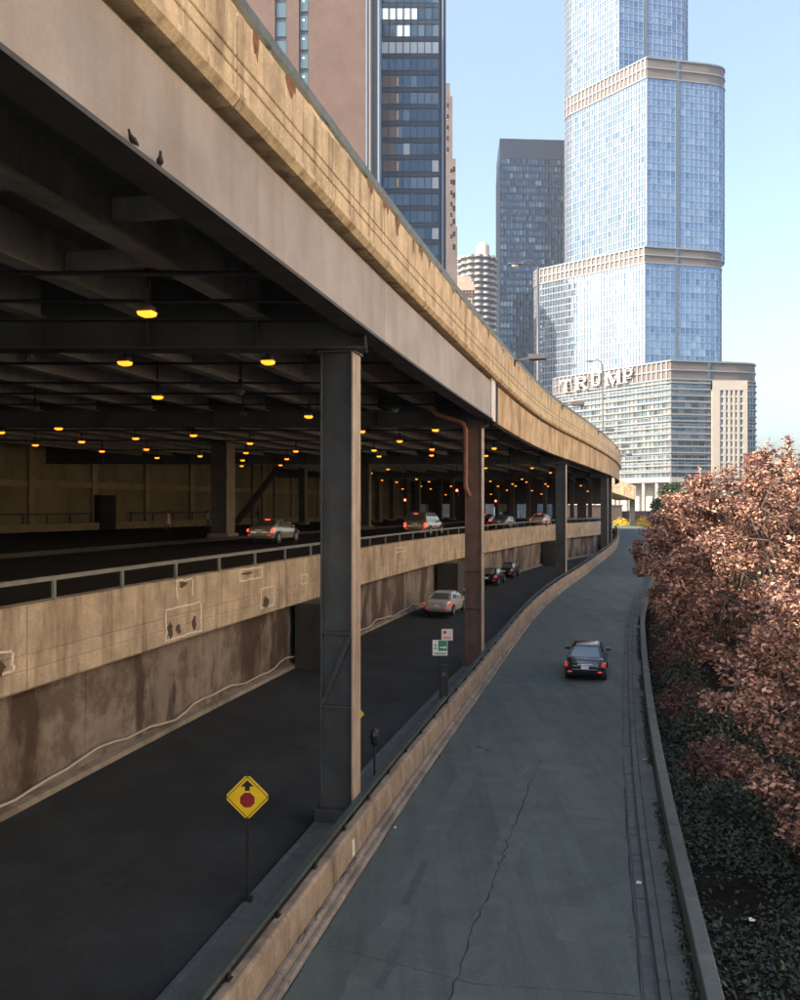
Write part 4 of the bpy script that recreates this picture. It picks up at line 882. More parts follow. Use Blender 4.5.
# ---- the tall stepped glass tower
tw = thing('glass_skyscraper', 'tall stepped pale-blue glass tower with rounded corners and big letters', 'skyscraper', (126, 440, GZ))
g_pod = [glass('podium_glass_a', (.10,.15,.18), .1, .5), glass('podium_glass_b', (.14,.19,.22), .1, .5), glass('podium_glass_c', (.06,.09,.11), .1, .5), glass('podium_glass_d', (.22,.25,.26), .15, .5), glass('podium_glass_e', (.04,.06,.07), .1, .5)]
def tier(C, left, right_px, rd, zt, z0, bandh, seed, slot_px, gm=None, sc_l=1.6, sc_r=2.6):
    cx, cy_ = C; lx, ly = cx+left[0], cy_+left[1]
    ry = cy_+8; rx = XZ(right_px, ry+5)
    r_ = 9.0; Rc = (rx-r_, ry+r_)
    ul = Vector((left[0], left[1], 0)).normalized()
    lpts = [(lx-2.0, ly+6.5), (lx-1.2, ly+2.5), (lx, ly), (cx, cy_)]
    rpts = [(cx, cy_), (Rc[0]-2, ry-1.2)] + arc(Rc, r_, -80, 0, 6)[1:] + [(rx, ry+30)]
    zb = zt-bandh
    curtain(tw, lpts, z0, zb, 3.4, sc_l, gm or g_pale, (5,4,1,5,.5), band=m_mull2, bandh=.55, fin=m_mull, finw=.26, find=.25, seed=seed, name='left_curtain_wall', wob=.006)
    def bnd(f, k, nb, rg, row):
        if row < .33: return rg.choices((2,4,1),(5,3,2))[0]
        return rg.choices((0,1,2,3),(4,5,2,1))[0]
    curtain(tw, rpts, z0, zb, 3.4, sc_r, gm or g_pale, None, band=m_mull2, bandh=.5, fin=m_mull2, finw=.14, find=.2, banded=bnd, seed=seed+1, name='right_curtain_wall', wob=.006)
    # louvred plant floor
    full = lpts[:-1]+rpts
    b = MB(); fb = MB()
    for a, c in walls(full):
        u = (c-a).normalized(); n = Vector((u.y,-u.x,0)); L_ = (c-a).length
        b.obox((a+c)/2+Vector((0,0,zb+bandh/2))-n*.3, u*L_/2, n*.3, (0,0,bandh/2))
    b.build('louvre_band', m_mech, tw, True, fix=False)
    for a, c in walls(lpts):
        u = (c-a).normalized(); n = Vector((u.y,-u.x,0)); L_ = (c-a).length; k = 0
        while k < L_: fb.obox(a+u*k+n*.15+Vector((0,0,zb+bandh/2)), u*.35, n*.3, (0,0,bandh/2)); k += 2.6
    stuff(fb.build('louvre_fin', m_mull, tw, True, fix=False))
    tb = MB()
    for a, c in walls(full):
        u = (c-a).normalized(); n = Vector((u.y,-u.x,0)); L_ = (c-a).length
        for z_, h_ in ((zt+.25,.35),(zb+bandh*.5,.3),(zb-.2,.3)): tb.obox((a+c)/2+n*.2+Vector((0,0,z_)), u*(L_/2+.2), n*.3, (0,0,h_))
    tb.build('trim_line', m_mull, tw, True, fix=False)
    solid(tw, 'roof', [(x,y) for x,y in full]+[(lx+8, ly+30)], zt-.6, zt-.05, m_mech)
    solid(tw, 'core', [(x+.9,y+2.2) for x,y in full]+[(lx+10, ly+30)], z0, zt-.8, m_slot)
    t_ = (XZ(slot_px, cy_+4)); yy = cy_ + (t_-cx)/(Rc[0]-2-cx)*(ry-1.2-cy_)
    MB().box(t_-.8,t_+.8,yy-.35,yy+1.2,z0,zt).build('slot', m_slot, tw, True)
    return lpts, rpts
D3 = 404; Zt = lambda py, D: ZY(py, D)
podium_top = Zt(361, 388)
lp, rp = tier((XZ(671,388), 388), (-38.7, 51.6), 757, 9, podium_top, Zt(478,388), 7.4, 3, 708, gm=g_pod, sc_l=2.2, sc_r=3.2)
tier((XZ(645,430), 430), (-43.7, 41.7), 723, 9, Zt(247,430), podium_top-14, 7.2, 5, 676)
tier((XZ(647,434), 434), (-28.8, 41.2), 726, 9, Zt(58,434), Zt(247,434)-4, 9.0, 7, 677)
tier((XZ(619,460), 460), (-19.3, 27.6), 689, 9, Zt(-150,460), Zt(58,434)-8, 8.4, 9, 645)
# heavier white floor bands and mullions on the podium
b = MB(); zb = Zt(478,388)
for (a, c) in walls(lp)+walls(rp):
    u = (c-a).normalized(); n = Vector((u.y,-u.x,0)); L_ = (c-a).length; z_ = zb
    while z_ < podium_top-8: b.obox((a+c)/2+n*.4+Vector((0,0,z_)), u*(L_/2+.2), n*.35, (0,0,.30)); z_ += 2.75
stuff(b.build('podium_floor_band', mat('podium_band', (.24,.215,.19), .5), tw, True, fix=False))
# pale bay modelled in place of a neighbouring building's reflection in the podium glass
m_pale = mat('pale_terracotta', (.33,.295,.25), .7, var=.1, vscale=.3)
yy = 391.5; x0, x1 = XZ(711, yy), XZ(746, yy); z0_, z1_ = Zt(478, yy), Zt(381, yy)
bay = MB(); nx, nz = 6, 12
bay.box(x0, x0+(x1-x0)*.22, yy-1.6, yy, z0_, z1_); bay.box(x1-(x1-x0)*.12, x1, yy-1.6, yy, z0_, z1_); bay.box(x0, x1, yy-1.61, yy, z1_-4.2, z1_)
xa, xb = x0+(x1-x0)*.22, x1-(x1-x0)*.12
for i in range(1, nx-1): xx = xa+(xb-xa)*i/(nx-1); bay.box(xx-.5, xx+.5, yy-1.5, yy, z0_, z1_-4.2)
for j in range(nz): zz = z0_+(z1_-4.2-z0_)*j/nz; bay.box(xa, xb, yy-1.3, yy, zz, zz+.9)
bay.build('reflection_bay', m_pale, tw, True)
MB().box(xa, xb, yy-.5, yy-.2, z0_, z1_-4.2).build('reflection_bay_glass', g_pale[4], tw, True)
# colonnade at street level
m_colon = mat('colonnade_stone', (.36,.31,.26), .7)
ll = Vector((lp[2][0], lp[2][1], 0)); lc = Vector((lp[3][0], lp[3][1], 0)); rr = Vector((rp[1][0], rp[1][1], 0))
for (a, c, nn) in ((ll, lc, 9), (lc, rr, 5)):
    u = (c-a).normalized(); n = Vector((u.y,-u.x,0)); MB().obox((a+c)/2+n*.3+Vector((0,0,zb-.9)), u*((c-a).length/2+.5), n*.9, (0,0,.9)).build('ledge', m_pale, tw, True)
    for k in range(nn+1):
        p_ = a+(c-a)*k/nn; MB().tube([(p_.x,p_.y,GZ),(p_.x,p_.y,zb-1.8)], .9, 10).build('pillar', m_colon, tw, True)
    MB().obox((a+c)/2-n*6+Vector((0,0,(GZ+zb)/2)), u*((c-a).length/2), n*.3, (0,0,(zb-GZ)/2-.05)).build('lobby_wall', mat('lobby_wall', (.35,.33,.3), .5), tw, True)
# the letters
def letter(ch):
    s = .20; S = []   # list of polygons in a 1 x 1.15 cell
    def rect(a,b,c,d): S.append([(a,b),(c,b),(c,d),(a,d)])
    if ch == 'T': rect(.40,0,.60,1); rect(.05,.86,.95,1); rect(.05,.72,.13,.86); rect(.87,.72,.95,.86); rect(.27,0,.73,.07)
    if ch == 'R':
        rect(.14,0,.33,1); rect(.03,0,.45,.07); rect(.03,.93,.62,1); rect(.33,.45,.62,.55)
        for k in range(6):
            a0, a1 = R(-90+30*k), R(-60+30*k); S.append([(.6+.27*math.cos(a0),.725+.275*math.sin(a0)),(.6+.27*math.cos(a1),.725+.275*math.sin(a1)),(.6+.10*math.cos(a1),.725+.2*math.sin(a1)),(.6+.10*math.cos(a0),.725+.2*math.sin(a0))])
        S.append([(.45,.46),(.62,.46),(.98,0),(.76,0)])
    if ch == 'U':
        rect(.14,.28,.33,1); rect(.73,.28,.86,1); rect(.03,.93,.44,1); rect(.62,.93,.97,1)
        for k in range(6):
            a0, a1 = R(180+30*k), R(210+30*k); S.append([(.5+.36*math.cos(a0),.3+.3*math.sin(a0)),(.5+.36*math.cos(a1),.3+.3*math.sin(a1)),(.5+.2*math.cos(a1),.3+.17*math.sin(a1)),(.5+.2*math.cos(a0),.3+.17*math.sin(a0))])
    if ch == 'M':
        rect(.10,0,.20,1); rect(.80,0,1.0,1); rect(0,0,.32,.07); rect(.70,0,1.1,.07); S.append([(.10,1),(.32,1),(.60,.22),(.50,.0),(.48,.0)]); S.append([(.80,1),(.60,.22),(.50,0),(.55,0),(.85,.8)])
    if ch == 'P':
        rect(.14,0,.33,1); rect(.03,0,.47,.07); rect(.03,.93,.62,1); rect(.33,.40,.62,.5)
        for k in range(6):
            a0, a1 = R(-90+30*k), R(-60+30*k); S.append([(.6+.29*math.cos(a0),.70+.30*math.sin(a0)),(.6+.29*math.cos(a1),.70+.30*math.sin(a1)),(.6+.11*math.cos(a1),.70+.21*math.sin(a1)),(.6+.11*math.cos(a0),.70+.21*math.sin(a0))])
    return S
u = (lc-ll).normalized(); n = Vector((u.y,-u.x,0)); m_let = mat('letter_steel', (.42,.40,.37), .4, metal=.1)
def facepos(px):   # point along the podium's left face at picture column px
    a = (px-400)/FP; t = (ll.x-a*ll.y)/(a*u.y-u.x); return t
hL = 6.3
for ch, px0, px1, py in (('T',562,574,393.5),('R',576.5,590,390.5),('U',592,604,387),('M',607,622.5,386),('P',624.5,636,383)):
    t0, t1 = facepos(px0), facepos(px1); sw_ = t1-t0; q = ll+u*t0+n*1.2; D_ = q.y; zq = ZY(py, D_)
    b = MB()
    for poly in letter(ch): b.prism([(a*sw_, c*hL) for a, c in poly], q+Vector((0,0,zq)), u, Vector((0,0,1)), n, .5)
    b.obox(q+u*sw_*.5+n*-.6+Vector((0,0,zq+hL*.3)), u*sw_*.2, n*.6, (0,0,.15)); b.obox(q+u*sw_*.5+n*-.6+Vector((0,0,zq+hL*.8)), u*sw_*.2, n*.6, (0,0,.15))
    b.build('letter', m_let, tw, True)

# ---- slim dark slab tower
g_dk = [glass('slab_glass_a', (.04,.085,.14), .1, .5), glass('slab_glass_b', (.065,.12,.185), .12, .5), glass('slab_glass_c', (.16,.20,.235), .15, .5), glass('slab_glass_d', (.025,.052,.09), .1, .5)]
m_dkf = mat('slab_mullion', (.018,.028,.042), .5, metal=.2); m_dkb = mat('slab_band', (.010,.020,.038), .5)
st2 = thing('slab_skyscraper', 'slim dark steel and glass slab tower beside the glass skyscraper', 'skyscraper', (76, 510, GZ))
D = 500; xl, xr = XZ(500, D), XZ(580, D); zt = Zt(138.5, D); pts = [(XZ(496.5, D+40), D+40), (xl, D), (xr, D+3)]
curtain(st2, pts, GZ, zt-11, 3.95, 1.75, g_dk, (5,4,1.2,3), band=m_dkb, bandh=1.3, fin=m_dkf, finw=.3, find=.35, seed=21, wob=.01)
for a, c in walls(pts):
    u_ = (c-a).normalized(); n_ = Vector((u_.y,-u_.x,0)); MB().obox((a+c)/2+Vector((0,0,zt-5.5))-n_*.2, u_*(c-a).length/2, n_*.4, (0,0,5.5)).build('plant_floor', m_dkb, st2, True)
solid(st2, 'roof', pts+[(xr, D+40)], zt-1.0, zt-.2, m_dkb); MB().box(XZ(527,D)+0, XZ(540,D), D+4, D+14, zt-.3, zt+1.2).build('roof_house', m_dkb, st2, True)
# ---- corncob round tower
mc = thing('round_tower', 'round balcony tower with scalloped floors and a drum on top', 'tower', (XZ(477,455), 455, GZ))
cx_, cy2, rr_ = XZ(477,455), 455, 10.2; zt = Zt(259,455)
m_mc = mat('balcony_concrete', (.27,.26,.245), .8); m_mcd = mat('balcony_shade', (.09,.10,.115), .6)
MB().tube([(cx_,cy2,GZ),(cx_,cy2,zt)], rr_-1.6, 32).build('core', m_mcd, mc, True)
me0 = None
def scallop(z, h_):
    pts = []
    for k in range(14):
        for j in range(5):
            a = 2*math.pi*(k+j/5)/14; r = rr_*(.90+.13*math.sin(math.pi*j/5)); pts.append((r*math.cos(a), r*math.sin(a)))
    b = MB(); kk = len(pts); b.add([(x,y,z) for x,y in pts]+[(x,y,z+h_) for x,y in pts], [tuple(range(kk-1,-1,-1)), tuple(range(kk,2*kk))]+[(i,(i+1)%kk,kk+(i+1)%kk,kk+i) for i in range(kk)]); return b
fl0 = scallop(0, 1.15).build('balcony_floor', m_mc, mc); fl0.location = (0,0,zt-GZ-1.2)
for k in range(1, 34):
    c = fl0.copy(); COL.objects.link(c); c.parent = mc; c.location = (0,0,zt-GZ-1.2-3.05*k)
m_cap = mat('drum_concrete', (.50,.43,.34), .8)
MB().tube([(XZ(483,455),455,zt-.1),(XZ(483,455),455,Zt(246,455))], 3.2, 20).build('roof_drum', m_cap, mc, True); MB().tube([(XZ(483,455),455,Zt(246,455)),(XZ(483,455),455,Zt(243,455))], [2.2,1.6], 16).build('drum_cap', m_cap, mc, True)
# ---- stepped stone tower behind the black tower
sd_ = thing('stone_tower', 'narrow stepped stone tower peeking out behind the black tower', 'tower', (XZ(447,300), 304, GZ)); m_st = mat('tower_stone', (.13,.108,.10), .85, var=.2, vscale=.2); D = 300
steps = ((430,450,83,0),(430,452.5,97,-.6),(430,455.5,160,-1.2),(430,457,228,-1.8))
for a, c, py, dy in steps: MB().box(XZ(a,D), XZ(c,D), D+dy, D+20, GZ, Zt(py,D)).build('wall', m_st, sd_, True)
for i in range(13):
    py = 104+i*11; x_ = XZ(447.6 if py < 165 else 451, D); yb = -.62 if py < 160 else (-1.22 if py < 230 else -1.82)
    w0 = MB().box(x_-.3,x_+.3,D+yb-.06,D+yb+.3,Zt(py+5,D),Zt(py,D)).build('window', m_dark, sd_, True)
    MB().box(x_-.35,x_+.35,D+yb-.1,D+yb+.1,Zt(py+5,D)-.25,Zt(py+5,D)-.02).build('sill', m_pale, sd_, True)
for i in range(7): # second column of openings on the wider shaft
    py = 168+i*13; x_ = XZ(453.6, D); yb = -1.22 if py < 230 else -1.82; MB().box(x_-.4,x_+.4,D+yb-.06,D+yb+.3,Zt(py+5,D),Zt(py,D)).build('window', m_dark, sd_, True)
# ---- ornate cornice block
oc_ = thing('cornice_building', 'small tan stone block with a heavy bracketed cornice below the round tower', 'building', (XZ(460,330), 334, GZ)); D = 330; m_or = mat('ornate_stone', (.46,.34,.28), .85, var=.2, vscale=.4)
MB().box(XZ(445,D), XZ(472,D), D, D+16, GZ, Zt(288,D)).build('wall', m_or, oc_, True); 
for k, (e, za, zb_) in enumerate(((.3,296,293),(1.0,291,288),(.6,287.9,282),(-.4,281.9,276))): MB().box(XZ(445,D)-e, XZ(472,D)+e, D-e-.05*k, D+16+e, Zt(za,D), Zt(zb_,D)).build('cornice', m_or, oc_, True)
for k in range(9): x_ = XZ(447,D)+k*1.1; MB().box(x_,x_+.35,D-.9,D-.06,Zt(294,D),Zt(291.2,D)).build('bracket', m_or, oc_, True)
for k in range(4):
    for j in range(5): x_ = XZ(448,D)+k*2.4; z_ = Zt(300+j*12,D); MB().box(x_,x_+1.1,D-.05,D+.3,z_-2.4,z_).build('window', m_dark, oc_, True)
# ---- brick tower
br = thing('brick_tower', 'pinkish brick tower with narrow dark window strips', 'tower', (-17, 174, GZ)); D = 170; m_br = mat('pink_brick', (.115,.072,.06), .9, bricks=(3.2,(.10,.07,.06)), var=.15, vscale=.25)
zt = 135
for a, c in ((215,275),(286.5,299),(308.5,366)): MB().box(XZ(a,D), XZ(c,D), D, D+24, GZ, zt).build('wall', m_br, br, True)
for z_ in (Zt(45,D), Zt(103,D), Zt(-12,D)): MB().box(XZ(308.6,D), XZ(365.9,D), D-.012, D+.1, z_-.06, z_).build('expansion_joint', mat('brick_joint', (.15,.09,.07), .9), br, True)
m_win_t = glass('brick_tower_glass', (.10,.16,.18), .1, .4); m_sp2 = mat('strip_spandrel', (.03,.035,.04), .4)
for a, c in ((275,286.5),(299,308.5)):
    MB().box(XZ(a,D)+.0, XZ(c,D), D+.5, D+24, GZ, zt).build('strip_back', m_sp2, br, True)
    j = 0
    for j in range(28):
        py = -150+19*j-(6 if a > 290 else 0)
        if py > 150: break
        wv = MB().box(XZ(a,D)+.25, XZ(c,D)-.1, D+.36, D+.5, Zt(py+14.5,D), Zt(py,D)).build('window', m_win_t, br, True)
        if a > 290: MB().box(XZ(a,D)+.7, XZ(a,D)+.95, D+.33, D+.358, Zt(py+4.5,D), Zt(py+3.3,D)).build('lit_lamp', mat('window_lamp', (.8,.8,.7), .4, emis=(1,.95,.8), estr=2.5), wv, True)
for a, c, m_, dy in ((366,367.2,m_mull2,-.25),(367.3,369,m_mech,-.05),(369.1,370.6,m_mull,-.3),(370.7,372.3,m_mech,-.05),(372.4,377.5,m_sp2,.4)): MB().box(XZ(a,D), XZ(c,D), D+dy, D+20, GZ, zt+.0).build('corner_pilaster', m_, br, True)
MB().box(XZ(377.6,D), XZ(379.2,D), D+.1, D+20, GZ, zt).build('corner_trim', m_mull2, br, True)
# ---- black glass tower with single panes
bt_ = thing('black_glass_tower', 'black glass office tower with rows of blue panes beside the brick tower', 'skyscraper', (2, 212, GZ)); D = 205; zt = 170
xl, xr = XZ(377, D), XZ(439.6, D)
m_bkf = mat('black_tower_frame', (.022,.032,.045), .4, metal=.3)
pn = [glass('black_tower_pane_a', (.035,.075,.115), .06, .45), glass('black_tower_pane_b', (.05,.095,.135), .08, .45), mat('pane_blind', (.42,.50,.55), .35, spec=.6), mat('pane_warm_reflection', (.10,.065,.045), .25, spec=.7), glass('black_tower_pane_c', (.10,.15,.19), .1, .4)]  # the warm pane colour stands in for reflections in the glass
MB().box(xl-4, xr, D, D+30, GZ, zt).build('frame', m_bkf, bt_, True); MB().box(xr+.002, XZ(446,D), D+.3, D+34, GZ, zt).build('corner_pier', m_bkf, bt_, True); 
MB().box(XZ(442,D), XZ(443.4,D), D+.12, D+.4, GZ, zt).build('corner_fin', m_mull2, bt_, True)
base_mesh = None; cw = (xr-xl)/8.7; rgb_ = random.Random(5)
for f in range(23):
    py = 8.5+16.9*f-50.7
    if py > 300: break
    for k in range(8):
        xa = xr-cw*(k+1)-.15+.08; mi = rgb_.choices((0,1,4),(5,4,.6))[0]; kk = 7-k
        if f == 3 and kk < 5: mi = 2
        if f == 4 and kk in (2,3): mi = 2
        if f == 5: mi = 2
        if f in (7,8,9,10,11,12) and kk < 2: mi = 3
        if f in (8,13) and kk > 3: mi = 4
        if f in (1,11) and kk > 2 and rgb_.random() < .3: mi = 2
        if f > 9 and kk == 7 and rgb_.random() < .5: mi = 2
        b = MB(); ti = rgb_.gauss(0,.012); z1_, z0_ = Zt(py,D), Zt(py+11,D)
        b.add([(xa,D-.06+ti,z0_),(xa+cw-.16,D-.06-ti,z0_),(xa+cw-.16,D-.06-ti*.5,z1_),(xa,D-.06+ti*.5,z1_),(xa,D+.05,z0_),(xa+cw-.16,D+.05,z0_),(xa+cw-.16,D+.05,z1_),(xa,D+.05,z1_)], [(0,1,2,3),(0,4,5,1),(1,5,6,2),(2,6,7,3),(3,7,4,0)])
        b.build('pane', pn[mi], bt_, True)
        if f in (7,8,9,10,12,13) and kk == 2: MB().box(xa+.05,xa+.55,D-.09,D-.07,z0_+.2,z1_-.2).build('blind', mat('gold_blind', (.55,.36,.16), .5), bt_, True)
    MB().box(xl-.2, xr-.02, D-.045, D+.02, Zt(py+15.6,D), Zt(py+12.4,D)).build('spandrel', mat('black_spandrel', (.03,.05,.07), .3, metal=.3), bt_, True)
for k in range(10): xx = xr-cw*k; MB().box(xx-.08-.15, xx+.08-.15, D-.2, D+.02, GZ, zt).build('mullion', m_bkf, bt_, True)
# ---- far low brick building behind the trees
lb = thing('low_brick_building', 'distant low red-brown building behind the purple trees', 'building', (XZ(766,300), 306, GZ)); m_rb = mat('red_brown_brick', (.12,.05,.045), .9, var=.2, vscale=.3)
MB().box(XZ(761,300), XZ(772,300), 300, 315, GZ, Zt(452,300)).build('wall', m_rb, lb, True); MB().box(XZ(761,300)-.3, XZ(772,300)+.3, 299.6, 315.4, Zt(452,300), Zt(451,300)).build('cornice', m_rb, lb, True)

# ================================================================ FAR END OF THE RAMP
Yo = 186
ov = thing('far_overpass', 'far concrete overpass deck with a dark pillar beyond the ramp end', 'overpass', (XZ(630,Yo), Yo, 0))
MB().add([(XZ(600,Yo),Yo,ZY(488,Yo)),(XZ(637,Yo),Yo+1,ZY(500,Yo)),(XZ(637,Yo),Yo+1,ZY(486,Yo)),(XZ(600,Yo),Yo,ZY(472,Yo)),(XZ(590,Yo),Yo+14,ZY(490,Yo)),(XZ(634,Yo),Yo+14,ZY(500,Yo)),(XZ(634,Yo),Yo+14,ZY(486,Yo)),(XZ(590,Yo),Yo+14,ZY(474,Yo))], [(0,1,2,3),(4,7,6,5),(0,4,5,1),(3,2,6,7),(1,5,6,2),(0,3,7,4)]).build('deck', m_conc, ov, True)
MB().box(XZ(630.5,Yo+2), XZ(635,Yo+2), Yo+2, Yo+3, 0, ZY(500,Yo)).build('pillar', m_col, ov, True)
fw = thing('far_barrier', 'low dark barrier closing the far end of the ramp', 'barrier', (XZ(632,172), 172, 0)); zf = RZ(172)
bevel(MB().box(XZ(617,172), XZ(668,172), 172, 172.4, zf-.6, ZY(529.5,172)).build('panel', mat('dark_barrier', (.03,.035,.035), .7), fw, True), .05)
for k in range(8): xx = XZ(618,172)+k*1.35; MB().box(xx, xx+.12, 171.9, 171.99, zf-.5, ZY(529.2,172)).build('post', m_black, fw, True)
fb_ = thing('far_brick_wall', 'far tan brick wall behind the yellow flowers', 'wall', (XZ(625,215), 215, 0)); MB().box(XZ(560,215), XZ(622,215), 215, 217, GZ, ZY(506,215)).build('wall', mat('tan_brick', (.36,.24,.17), .9, bricks=(2.5,(.3,.24,.19))), fb_, True); MB().box(XZ(622.1,217), XZ(690,217), 217, 219, GZ, ZY(511,217)).build('wing_wall', mat('dark_brick', (.12,.07,.055), .9, bricks=(2.5,(.1,.08,.07))), fb_, True); MB().box(XZ(560,214)-.2, XZ(622,214)+.5, 214.7, 217.3, ZY(506,215), ZY(504.8,215)).build('coping', m_pale, fb_, True)

# ---- added pale blocks, out of view at right, bouncing fill light onto the viaduct
m_bounce = mat('bounce_limestone', (.78,.66,.50), .8, var=.08, vscale=.05); m_bwin = glass('bounce_block_window', (.10,.14,.18), .1, .4)
for i, (ya, yb, ht, lab) in enumerate(((-95,-42,62,'tall'),(-38,10,78,'very tall'),(14,60,58,'broad'),(64,112,70,'long'))):
    x0 = 82; t = thing('bounce_block', lab+' added pale block, out of view, bouncing light across the river', 'building', (x0+10, (ya+yb)/2, GZ), 0, 'added bounce blocks out of view')
    MB().box(x0, x0+24, ya, yb, GZ, ht).build('wall', m_bounce, t, True); MB().box(x0-.8, x0+24.8, ya-.8, yb+.8, ht, ht+2).build('cornice', m_bounce, t, True)
    b = MB(); z_ = 6
    while z_ < ht-4:
        y_ = ya+2.5
        while y_ < yb-3: b.box(x0-.05, x0+.3, y_, y_+1.5, z_, z_+2.1); y_ += 4.4
        z_ += 4.2
    stuff(b.build('bounce_block_windows', m_bwin, t, True, fix=False))
# ================================================================ VEGETATION
def quad_mesh(name, V4, m, parent=None):
    n = len(V4); me = bpy.data.meshes.new(name); me.vertices.add(n*4); me.vertices.foreach_set('co', V4.reshape(-1).astype(np.float32))
    me.loops.add(n*4); me.loops.foreach_set('vertex_index', np.arange(n*4, dtype=np.int32)); me.polygons.add(n)
    me.polygons.foreach_set('loop_start', np.arange(0, n*4, 4, dtype=np.int32)); me.polygons.foreach_set('loop_total', np.full(n, 4, dtype=np.int32))
    me.materials.append(m); me.update(calc_edges=True); o = bpy.data.objects.new(name, me); COL.objects.link(o)
    if parent is not None: o.parent = parent
    return o
def leaves(C, size, rg, asp=.5, up=.25, nrm=None):
    n = len(C); d = rg.normal(size=(n,3)); d[:,2] = d[:,2]*.6 - .25
    d /= np.linalg.norm(d, axis=1, keepdims=True)+1e-9
    r = rg.normal(size=(n,3)); r[:,2] += up*2
    if nrm is not None: r = r*.55 + nrm*.9
    s = np.cross(d, r); s /= np.linalg.norm(s, axis=1, keepdims=True)+1e-9
    L_ = size*rg.uniform(.4, 1.6, (n,1)); Wd = L_*asp
    nn = np.cross(s, d)
    return np.stack([C, C+d*L_*.5+s*Wd*.5+nn*L_*.06, C+d*L_, C+d*L_*.5-s*Wd*.5+nn*L_*.06], 1)
m_bark = mat('tree_bark', (.06,.045,.035), .9, var=.4, vscale=4, bump=.5, bscale=20)
m_purple = mat('purple_leaf', (.092,.040,.036), .45, island=.6, trans=.12, var=.25, vscale=.7, vcol=(.41,.225,.150))
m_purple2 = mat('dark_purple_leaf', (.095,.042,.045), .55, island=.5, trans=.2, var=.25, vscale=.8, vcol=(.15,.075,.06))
m_green = mat('green_leaf', (.045,.075,.040), .6, island=.45, trans=.25, var=.2, vscale=.8)
m_ivy = mat('ivy_leaf', (.02,.034,.022), .6, island=.5, trans=.15)
m_yel = mat('yellow_flower', (.75,.52,.06), .6, island=.3, trans=.2)
def tree(loc, R3, zc, nl, ls, label, m, seed, ncl=150, trunk_r=.16, group=None, name='purple_leaf_tree', shoots=(), clr=(.32,.72), lobes=None, cut=None):
    """R3 crown radii, zc crown centre above the base"""
    rg = np.random.default_rng(seed); rd = random.Random(seed); t = thing(name, label, 'tree', loc, 0, group)
    R3 = np.array(R3, float); cen = np.array([0,0,zc])
    LB = lobes or [(0,0,0,1.0)]
    cl = []
    while len(cl) < ncl:
        lb = LB[rd.randrange(len(LB))]; d = rg.normal(size=3); d /= np.linalg.norm(d)
        rr = rg.uniform(.35, 1.0)**.45 * lb[3]; q = d*rr + np.array(lb[:3])
        q = q*R3
        if q[2]+zc < .4: continue
        if cut is not None and not cut(q[0]+loc[0], q[1]+loc[1], q[2]+zc+loc[2]): continue
        cl.append(q)
    cl = np.array(cl)
    # limbs
    b = MB(); split = zc-R3[2]*.62
    b.tube([(0,0,-.15),(.04,.03,split*.5),(.0,.05,split)], [trunk_r*1.35,trunk_r,trunk_r*.85], 10)
    heads = []
    for k in range(8):
        a = 2*math.pi*k/8+rd.uniform(-.3,.3); e = rd.uniform(.35,.75); tip = Vector((math.cos(a)*R3[0]*e, math.sin(a)*R3[1]*e, zc+R3[2]*rd.uniform(-.25,.65)))
        mid = Vector((tip.x*.4, tip.y*.4, (split+tip.z)*.5+.3)); b.tube([(0,.05,split-.1), mid, tip], [trunk_r*.6,trunk_r*.4,trunk_r*.15], 7); heads += [mid, tip, mid.lerp(tip,.5)]
    for q in cl[::2]:
        e = Vector(q)+Vector((0,0,zc)); h0 = min(heads, key=lambda v: (v-e).length); b.tube([h0, h0.lerp(e,.5)+Vector((0,0,.12)), e], [.035,.022,.008], 5, cap=False)
    for (sx, sy, sz, tx, ty, tz) in shoots: b.tube([(sx,sy,sz),((sx+tx)/2+.05,(sy+ty)/2,(sz+tz)/2),(tx,ty,tz)], [.03,.02,.006], 5, cap=False)
    b.build('trunk', m_bark, t, smooth=True)
    per = nl//len(cl); pts = []; nr = []
    for q in cl:
        r_ = rg.uniform(*clr); k = int(per*rg.uniform(.6,1.4)); d = rg.normal(size=(k,3)); d /= np.linalg.norm(d, axis=1, keepdims=True)
        rad = rg.uniform(0,1,(k,1))**.5; pts.append(q + cen + d*rad*r_*np.array([1,1,.7])); nr.append(d*rad+np.array([0,0,.5]))
    for (sx, sy, sz, tx, ty, tz) in shoots:
        for j in range(26):
            f = .35+.65*j/25; c0 = np.array([sx+(tx-sx)*f, sy+(ty-sy)*f, sz+(tz-sz)*f]); k = rg.integers(3,10); pts.append(c0+rg.normal(size=(k,3))*.12*(1.5-f)); nr.append(rg.normal(size=(k,3)))
    C = np.concatenate(pts); Nr = np.concatenate(nr)
    quad_mesh('crown', leaves(C, ls, rg, nrm=Nr), m, t)
    return t
gz = lambda o, Y: RZ(Y)-.45
def TP(o, Y): q = P(o, Y); return (q.x, q.y, RZ(Y)-.5)
def keep_off(x, y, z):   # crowns stay clear of the ramp traffic: right of the wall, a little overhang high up
    return x > F(y) + (5.2 if z > 3 else 6.6)*1.03
tree(TP(11.0, 47), (4.3,4.8,4.4), 5.6, 60000, .15, 'purple-leaved tree with dark boughs overhanging the wall beyond the car', m_purple, 31, 210, cut=keep_off)
tree(TP(11.6, 35.5), (4.9,4.9,4.6), 6.1, 68000, .135, 'tallest purple-leaved tree, with thin shoots standing up from its crown', m_purple, 32, 230, shoots=((.6,0,9.2,1.0,.2,12.7),(.9,.3,9,1.9,.5,11.6),(.2,.2,9.4,.2,.4,11.0),(1.5,0,9,1.5,0,10.9),(1.2,.4,9,2.5,0,11.2)), cut=keep_off)
tree(TP(12.3, 22.4), (4.8,4.4,4.0), 4.0, 56000, .12, 'purple-leaved tree spreading low over the dark planting bed', m_purple, 33, 190, cut=keep_off)
tree(TP(10.0, 60), (3.6,4.6,3.7), 4.6, 36000, .17, 'purple-leaved tree furthest along the garden wall', m_purple, 34, 150, cut=keep_off)
